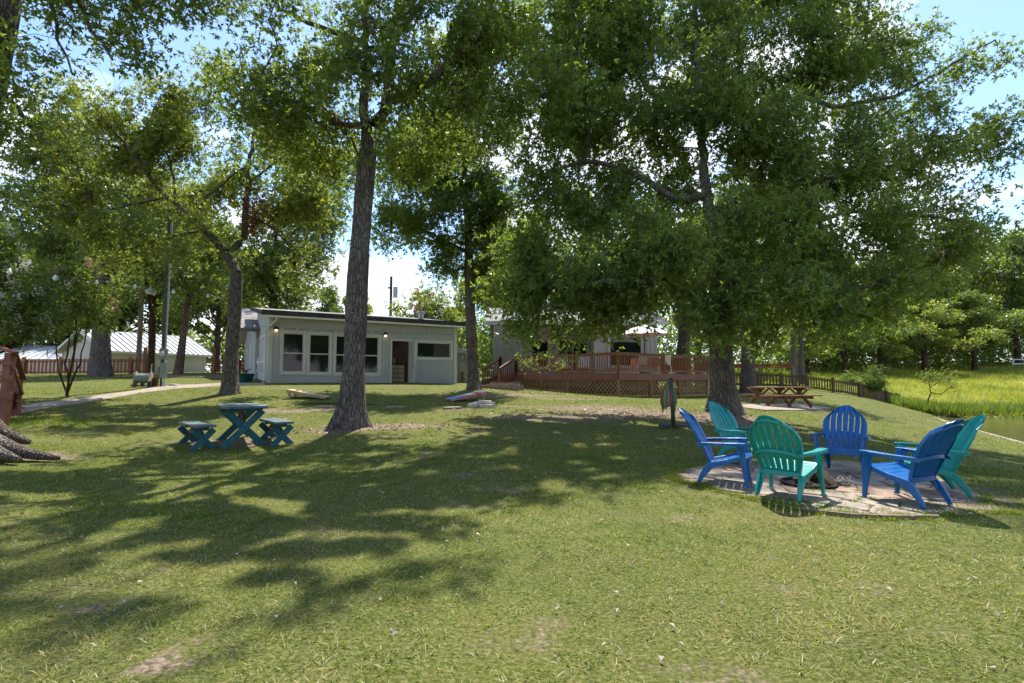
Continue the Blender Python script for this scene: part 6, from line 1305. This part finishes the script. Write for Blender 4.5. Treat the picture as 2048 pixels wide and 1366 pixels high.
# ------------------------------------------------------------------ lake edge
for a, b, i in [(LK[k], LK[k+1], k) for k in range(0, 8)]:
    n = max(1, int(np.hypot(*(b-a))/2.4))
    if i == 0: bulk = thing('lake_bulkhead', 'low pale concrete edging along the lake shore', 'bulkhead', (a[0], a[1], WZ))
    for j in range(n):
        p0 = a+(b-a)*j/n; p1 = a+(b-a)*(j+.985)/n; m = MB(); m.bar((*p0, WZ+.09), (*p1, WZ+.09), .22, .26); m.build('edging_block', M['concrete'], bulk, world=True)
def blades(name, label, xy, hgt, wid, mat, seed, lean=.5, tuft=8, tr_=.035, rnd=None, seg=False, zoff=0):
    rs = np.random.RandomState(seed); n0 = len(xy); hgt = np.broadcast_to(hgt, (n0,)); wid = np.broadcast_to(wid, (n0,)); tr2 = np.broadcast_to(tr_, (n0,))
    c = np.repeat(xy, tuft, 0); n = len(c); ang = rs.rand(n)*6.283; r = np.sqrt(rs.rand(n))
    hh = np.repeat(hgt*(.7+.6*rs.rand(n0)), tuft)*(.45+.75*rs.rand(n)); ww = np.repeat(wid, tuft)*(.7+.6*rs.rand(n)); tt = np.repeat(tr2, tuft)
    p = c+np.stack([np.cos(ang), np.sin(ang)], 1)*(r*tt)[:, None]; z = np.repeat(H(xy[:, 0], xy[:, 1]), tuft)-.004+zoff
    a2 = ang+rs.normal(size=n)*.9; ln = lean*(.3+r*1.0+rs.rand(n)*.6); d = np.stack([np.cos(a2)*np.sin(ln), np.sin(a2)*np.sin(ln), np.cos(ln)], 1)
    face = rs.rand(n)*6.283; sd = np.stack([np.cos(face), np.sin(face), np.zeros(n)], 1)*(ww/2)[:, None]; b = np.c_[p, z]
    rr_ = np.clip((np.repeat(rs.rand(n0), tuft)*.35+rs.rand(n)*.65) if rnd is None else rnd(c, n0, tuft, rs), 0, 1)
    if not seg:
        v = np.stack([b-sd, b+sd, b+d*hh[:, None]], 1).reshape(-1, 3); f = np.arange(n*3).reshape(n, 3); a_ = np.repeat(rr_, 3)
    else:
        mid = b+d*(hh*.55)[:, None]; d2 = unit(d+np.stack([np.cos(a2), np.sin(a2), -np.ones(n)*.35], 1)*.55); tip = mid+d2*(hh*.5)[:, None]
        v = np.stack([b-sd, b+sd, mid+sd*.8, mid-sd*.8, tip], 1).reshape(-1, 3); i = np.arange(n)*5
        f = np.concatenate([np.stack([i, i+1, i+2], 1), np.stack([i, i+2, i+3], 1), np.stack([i+3, i+2, i+4], 1)]); a_ = np.repeat(rr_, 5)
    o = link(name, np_mesh(name, v, f, mat, False, {'rnd': a_})); return tag(o, label, None if True else None, None, 'stuff')
def sample(n, y0, y1, seed, k=1.22, pad=.6):
    rs = np.random.RandomState(seed); y = np.sqrt(rs.rand(n)*(y1**2-y0**2)+y0**2); x = (rs.rand(n)*2-1)*(y*k+pad); return np.stack([x, y], 1)
COT = [tuple(c0+U*a+V*b) for a, b in ((-1.9, -.02), (CL+.1, -.02), (CL+.1, 15), (-1.9, 15))]
DKP = [tuple(DLc+np.array([-.3, .2])), tuple(DMc+np.array([0, .1])), tuple(DRc), tuple(DRb+np.array([0, 8])), tuple(DLb+np.array([-.5, 8]))]
SLB = [tuple(at(*p)[:2]) for p in [(1470, 815), (1500, 810), (1600, 809), (1662, 817), (1600, 822), (1530, 822)]]
def keep(xy, seed, thin=1.0, patio_k=.07):
    rs = np.random.RandomState(seed); x, y = xy[:, 0], xy[:, 1]; s = soilmask(x, y); k = rs.rand(len(x)) > s*1.0*thin
    k &= ~inside(x, y, LK) & ~inside(x, y, PATH) & ~inside(x, y, COT) & ~inside(x, y, DKP) & ~inside(x, y, SLB) & ~inside(x, y, FIELD)
    ip = inside(x, y, PP); k &= ~ip | (rs.rand(len(x)) < patio_k); k &= np.hypot(x-pit[0], y-pit[1]) > PR+.02
    k &= rs.rand(len(x)) < .1+1.7*fbm(x*3.2, y*3.2+40, 3)
    return xy[k]
def dryrnd(c, n0, tuft, rs):
    x, y = c[:, 0], c[:, 1]; n = len(x); dry = fbm(x*.8+9, y*.8+3, 4); s = soilmask(x[::tuft], y[::tuft]); s = np.repeat(s, tuft)
    near = np.clip((7.5-y)/6, 0, 1); base = rs.rand(n)*.45+np.repeat(rs.rand(n0), tuft)*.25
    pdry = np.clip((dry-.40)*2.2, 0, .6)*(.4+.6*near)+.10*near+.03+s*.4
    m_ = (fbm(x*5.5+11, y*5.5, 3)-.5)*1.7; base = np.clip(base+m_*.42, 0, .68); pdry = pdry+np.clip((fbm(x*3.6+70, y*3.6+9, 3)-.52)*2.6, 0, .5)*(.25+.5*near)
    return np.where(rs.rand(n) < pdry, .72+.28*rs.rand(n), base)
z0_ = keep(sample(26000, 1.5, 5.4, 91), 91); blades('grass', 'fine dense green grass of the near lawn', z0_, .025+.035*fbm(z0_[:, 0]*1.6, z0_[:, 1]*1.6, 3), .005, M['grass'], 92, 1.1, 9, .04, dryrnd)
z1_ = keep(sample(11000, 1.5, 5.0, 1), 1); blades('grass', 'short green and straw-dry grass of the near lawn', z1_, .03+.045*fbm(z1_[:, 0]*1.6, z1_[:, 1]*1.6, 3), .0052, M['grass'], 2, .95, 9, .035, dryrnd, True)
z2_ = keep(sample(26000, 5.0, 9.5, 3), 3); blades('grass', 'mown green grass of the middle lawn', z2_, .03+.045*fbm(z2_[:, 0]*1.6, z2_[:, 1]*1.6, 3), .009, M['grass'], 4, .85, 9, .05, dryrnd)
z3_ = keep(sample(20000, 9.5, 18, 5, 1.1), 5); blades('grass', 'mown green grass around the big oak trunks', z3_, .055, .014, M['grass'], 6, .8, 8, .09, dryrnd)
z4_ = keep(sample(22000, 18, 38, 7, 1.05), 7); blades('grass', 'distant lawn grass in front of the houses and fences', z4_, .055, .022, M['grass'], 8, .8, 6, .16, dryrnd)
# taller weed tufts
z5_ = keep(sample(420, 1.8, 7, 9), 9); blades('grass', 'coarse broad-leaved weed tufts scattered in the near lawn', z5_, .055, .009, M['reed'], 10, 1.25, 12, .02, None, True)
# weeds on patio joints
rs = np.random.RandomState(12); px_ = np.array([(1650, 975), (1588, 1018), (1645, 1015), (1662, 1010), (1702, 1003), (1735, 1000), (1760, 1022), (1855, 1015), (1800, 1010), (1905, 1012), (1680, 1020), (1560, 1000), (1720, 985), (1640, 985), (1885, 1022), (1600, 1008), (1840, 1028), (1950, 1012)])
wc = np.array([at(*p)[:2] for p in px_]); wc = np.repeat(wc, 26, 0)+rs.normal(size=(len(wc)*26, 2))*np.array([.075, .06]); blades('grass', 'small weeds growing in the patio joints', wc, .05, .007, M['grass'], 13, .9, 7, .03, lambda c, n0, t_, r_: r_.rand(len(c))*.6, False, .01)
rs = np.random.RandomState(44); ang_ = rs.rand(9000)*(len(PP)); i_ = ang_.astype(int); f_ = (ang_-i_)[:, None]; PA_ = np.array(PP); rim = PA_[i_ % len(PP)]*(1-f_)+PA_[(i_+1) % len(PP)]*f_; nr_ = fbm(rim[:, 0]*3, rim[:, 1]*3, 3); rim = rim+(PC-rim)/np.linalg.norm(PC-rim, axis=1, keepdims=True)*(rs.normal(size=(9000, 1))*.05+(nr_[:, None]-.5)*.35-.01)
blades('grass', 'grass creeping over the rim of the flagstone patio', rim, .06, .0085, M['grass'], 45, .9, 6, .035, lambda c, n0, t_, r_: r_.rand(len(c))*.9, False, .0)
# long shaggy grass by left tree
rs = np.random.RandomState(14); a_ = np.array([at(px, py)[:2] for px, py in [(60, 848), (100, 845), (140, 850), (170, 842), (80, 840), (30, 850)]]); a_ = np.repeat(a_, 60, 0)+rs.normal(size=(360, 2))*np.array([.4, .25]); blades('grass', 'shaggy longer grass beside the left stair', a_, .12, .012, M['grass'], 15, .8, 8, .07, lambda c, n0, t_, r_: r_.rand(len(c))*.65)
# field grass
def in_poly(n, poly_, seed, y0, y1, bias=1.0):
    rs = np.random.RandomState(seed); pa = np.array(poly_); mn, mx2 = pa.min(0), pa.max(0); y = y0+(y1-y0)*rs.rand(n)**bias; x = mn[0]+(mx2[0]-mn[0])*rs.rand(n); k = inside(x, y, poly_) & (np.abs(x/y) < 1.25) & ~inside(x, y, LK) & (x/y > .3); return np.stack([x, y], 1)[k]
fg = in_poly(62000, FIELD, 20, 34, 105, 1.4)
def frnd(c, n0, t_, r_): f = fbm(c[:, 0]*.16+4, c[:, 1]*.12, 4); return np.clip(.25+(f-.35)*1.3+r_.rand(len(c))*.35, 0, .97)
blades('field_grass', 'tall bright yellow-green meadow grass across the field', fg, .55, .075, M['field_grass'], 21, .55, 5, .3, frnd)
rs = np.random.RandomState(23); e_ = np.array([(28.9, 37.3), (31, 35.4), (36, 35.6), (42, 35), (60, 36.5)]); tt_ = rs.rand(4200)*(len(e_)-1); i_ = tt_.astype(int); f_ = (tt_-i_)[:, None]; rb = e_[i_]*(1-f_)+e_[np.minimum(i_+1, 4)]*f_+np.c_[rs.normal(size=4200)*.3, np.abs(rs.normal(size=4200))*1.9]
rb = rb[~inside(rb[:, 0], rb[:, 1], LK)]; blades('reeds', 'tall green reeds along the far lake bank', rb, .8, .06, M['reed'], 24, .45, 6, .2)
# water plants near the shore
g = P(1990, 862, 23); rs = np.random.RandomState(30); c_ = np.c_[rs.normal(size=500)*.35+g[0]-.4, rs.normal(size=500)*.3+24.6, WZ+.02+rs.rand(500)*.42]; tag(link('water_plant', leaf_mesh('water_plant', c_, rs.normal(size=(500, 3)), .13, M['leafY'], (0, 0, 0), rs, .5)), 'yellow-green leafy plant growing out of the water by the edging', 'plant')
# fallen leaves and litter
rs = np.random.RandomState(33); fl = sample(2600, 1.6, 14, 34); fz = H(fl[:, 0], fl[:, 1]); tag(link('fallen_leaves', leaf_mesh('fallen_leaves', np.c_[fl, fz+.02+.02*rs.rand(len(fl))], np.c_[rs.normal(size=(len(fl), 2)), rs.normal(size=len(fl))*.15], .035, leafmat('litter', [(0, (.12, .06, .03)), (.6, (.3, .2, .12)), (1, (.6, .55, .48))], .2, (1, 1, 1)), (0, 0, 0), rs, .6)), 'scattered dry fallen leaves on the lawn', None, None, 'stuff')
bare2 = [(1100, 822, 2.6, .9), (1300, 830, 2.6, 1.1), (1455, 836, 1.8, .9), (1050, 785, 1.6, .6), (730, 858, 1.4, .4)]
q_ = []
for px, py, rx, ry in bare2: g = at(px, py); q_.append(np.c_[g[0]+rs.normal(size=260)*rx*.8, g[1]+rs.normal(size=260)*ry*.7])
q_ = np.concatenate(q_); tag(link('fallen_leaves', leaf_mesh('fallen_leaves', np.c_[q_, H(q_[:, 0], q_[:, 1])+.012], np.c_[rs.normal(size=(len(q_), 2)), rs.normal(size=len(q_))*.1], .07, bpy.data.materials['litter'], (0, 0, 0), rs, .5)), 'brown leaf litter on the bare soil under the oaks', None, None, 'stuff')
print('tris', sum(len(m_.polygons)*(1 if len(m_.polygons) and m_.polygons[0].loop_total == 3 else 2) for m_ in bpy.data.meshes))
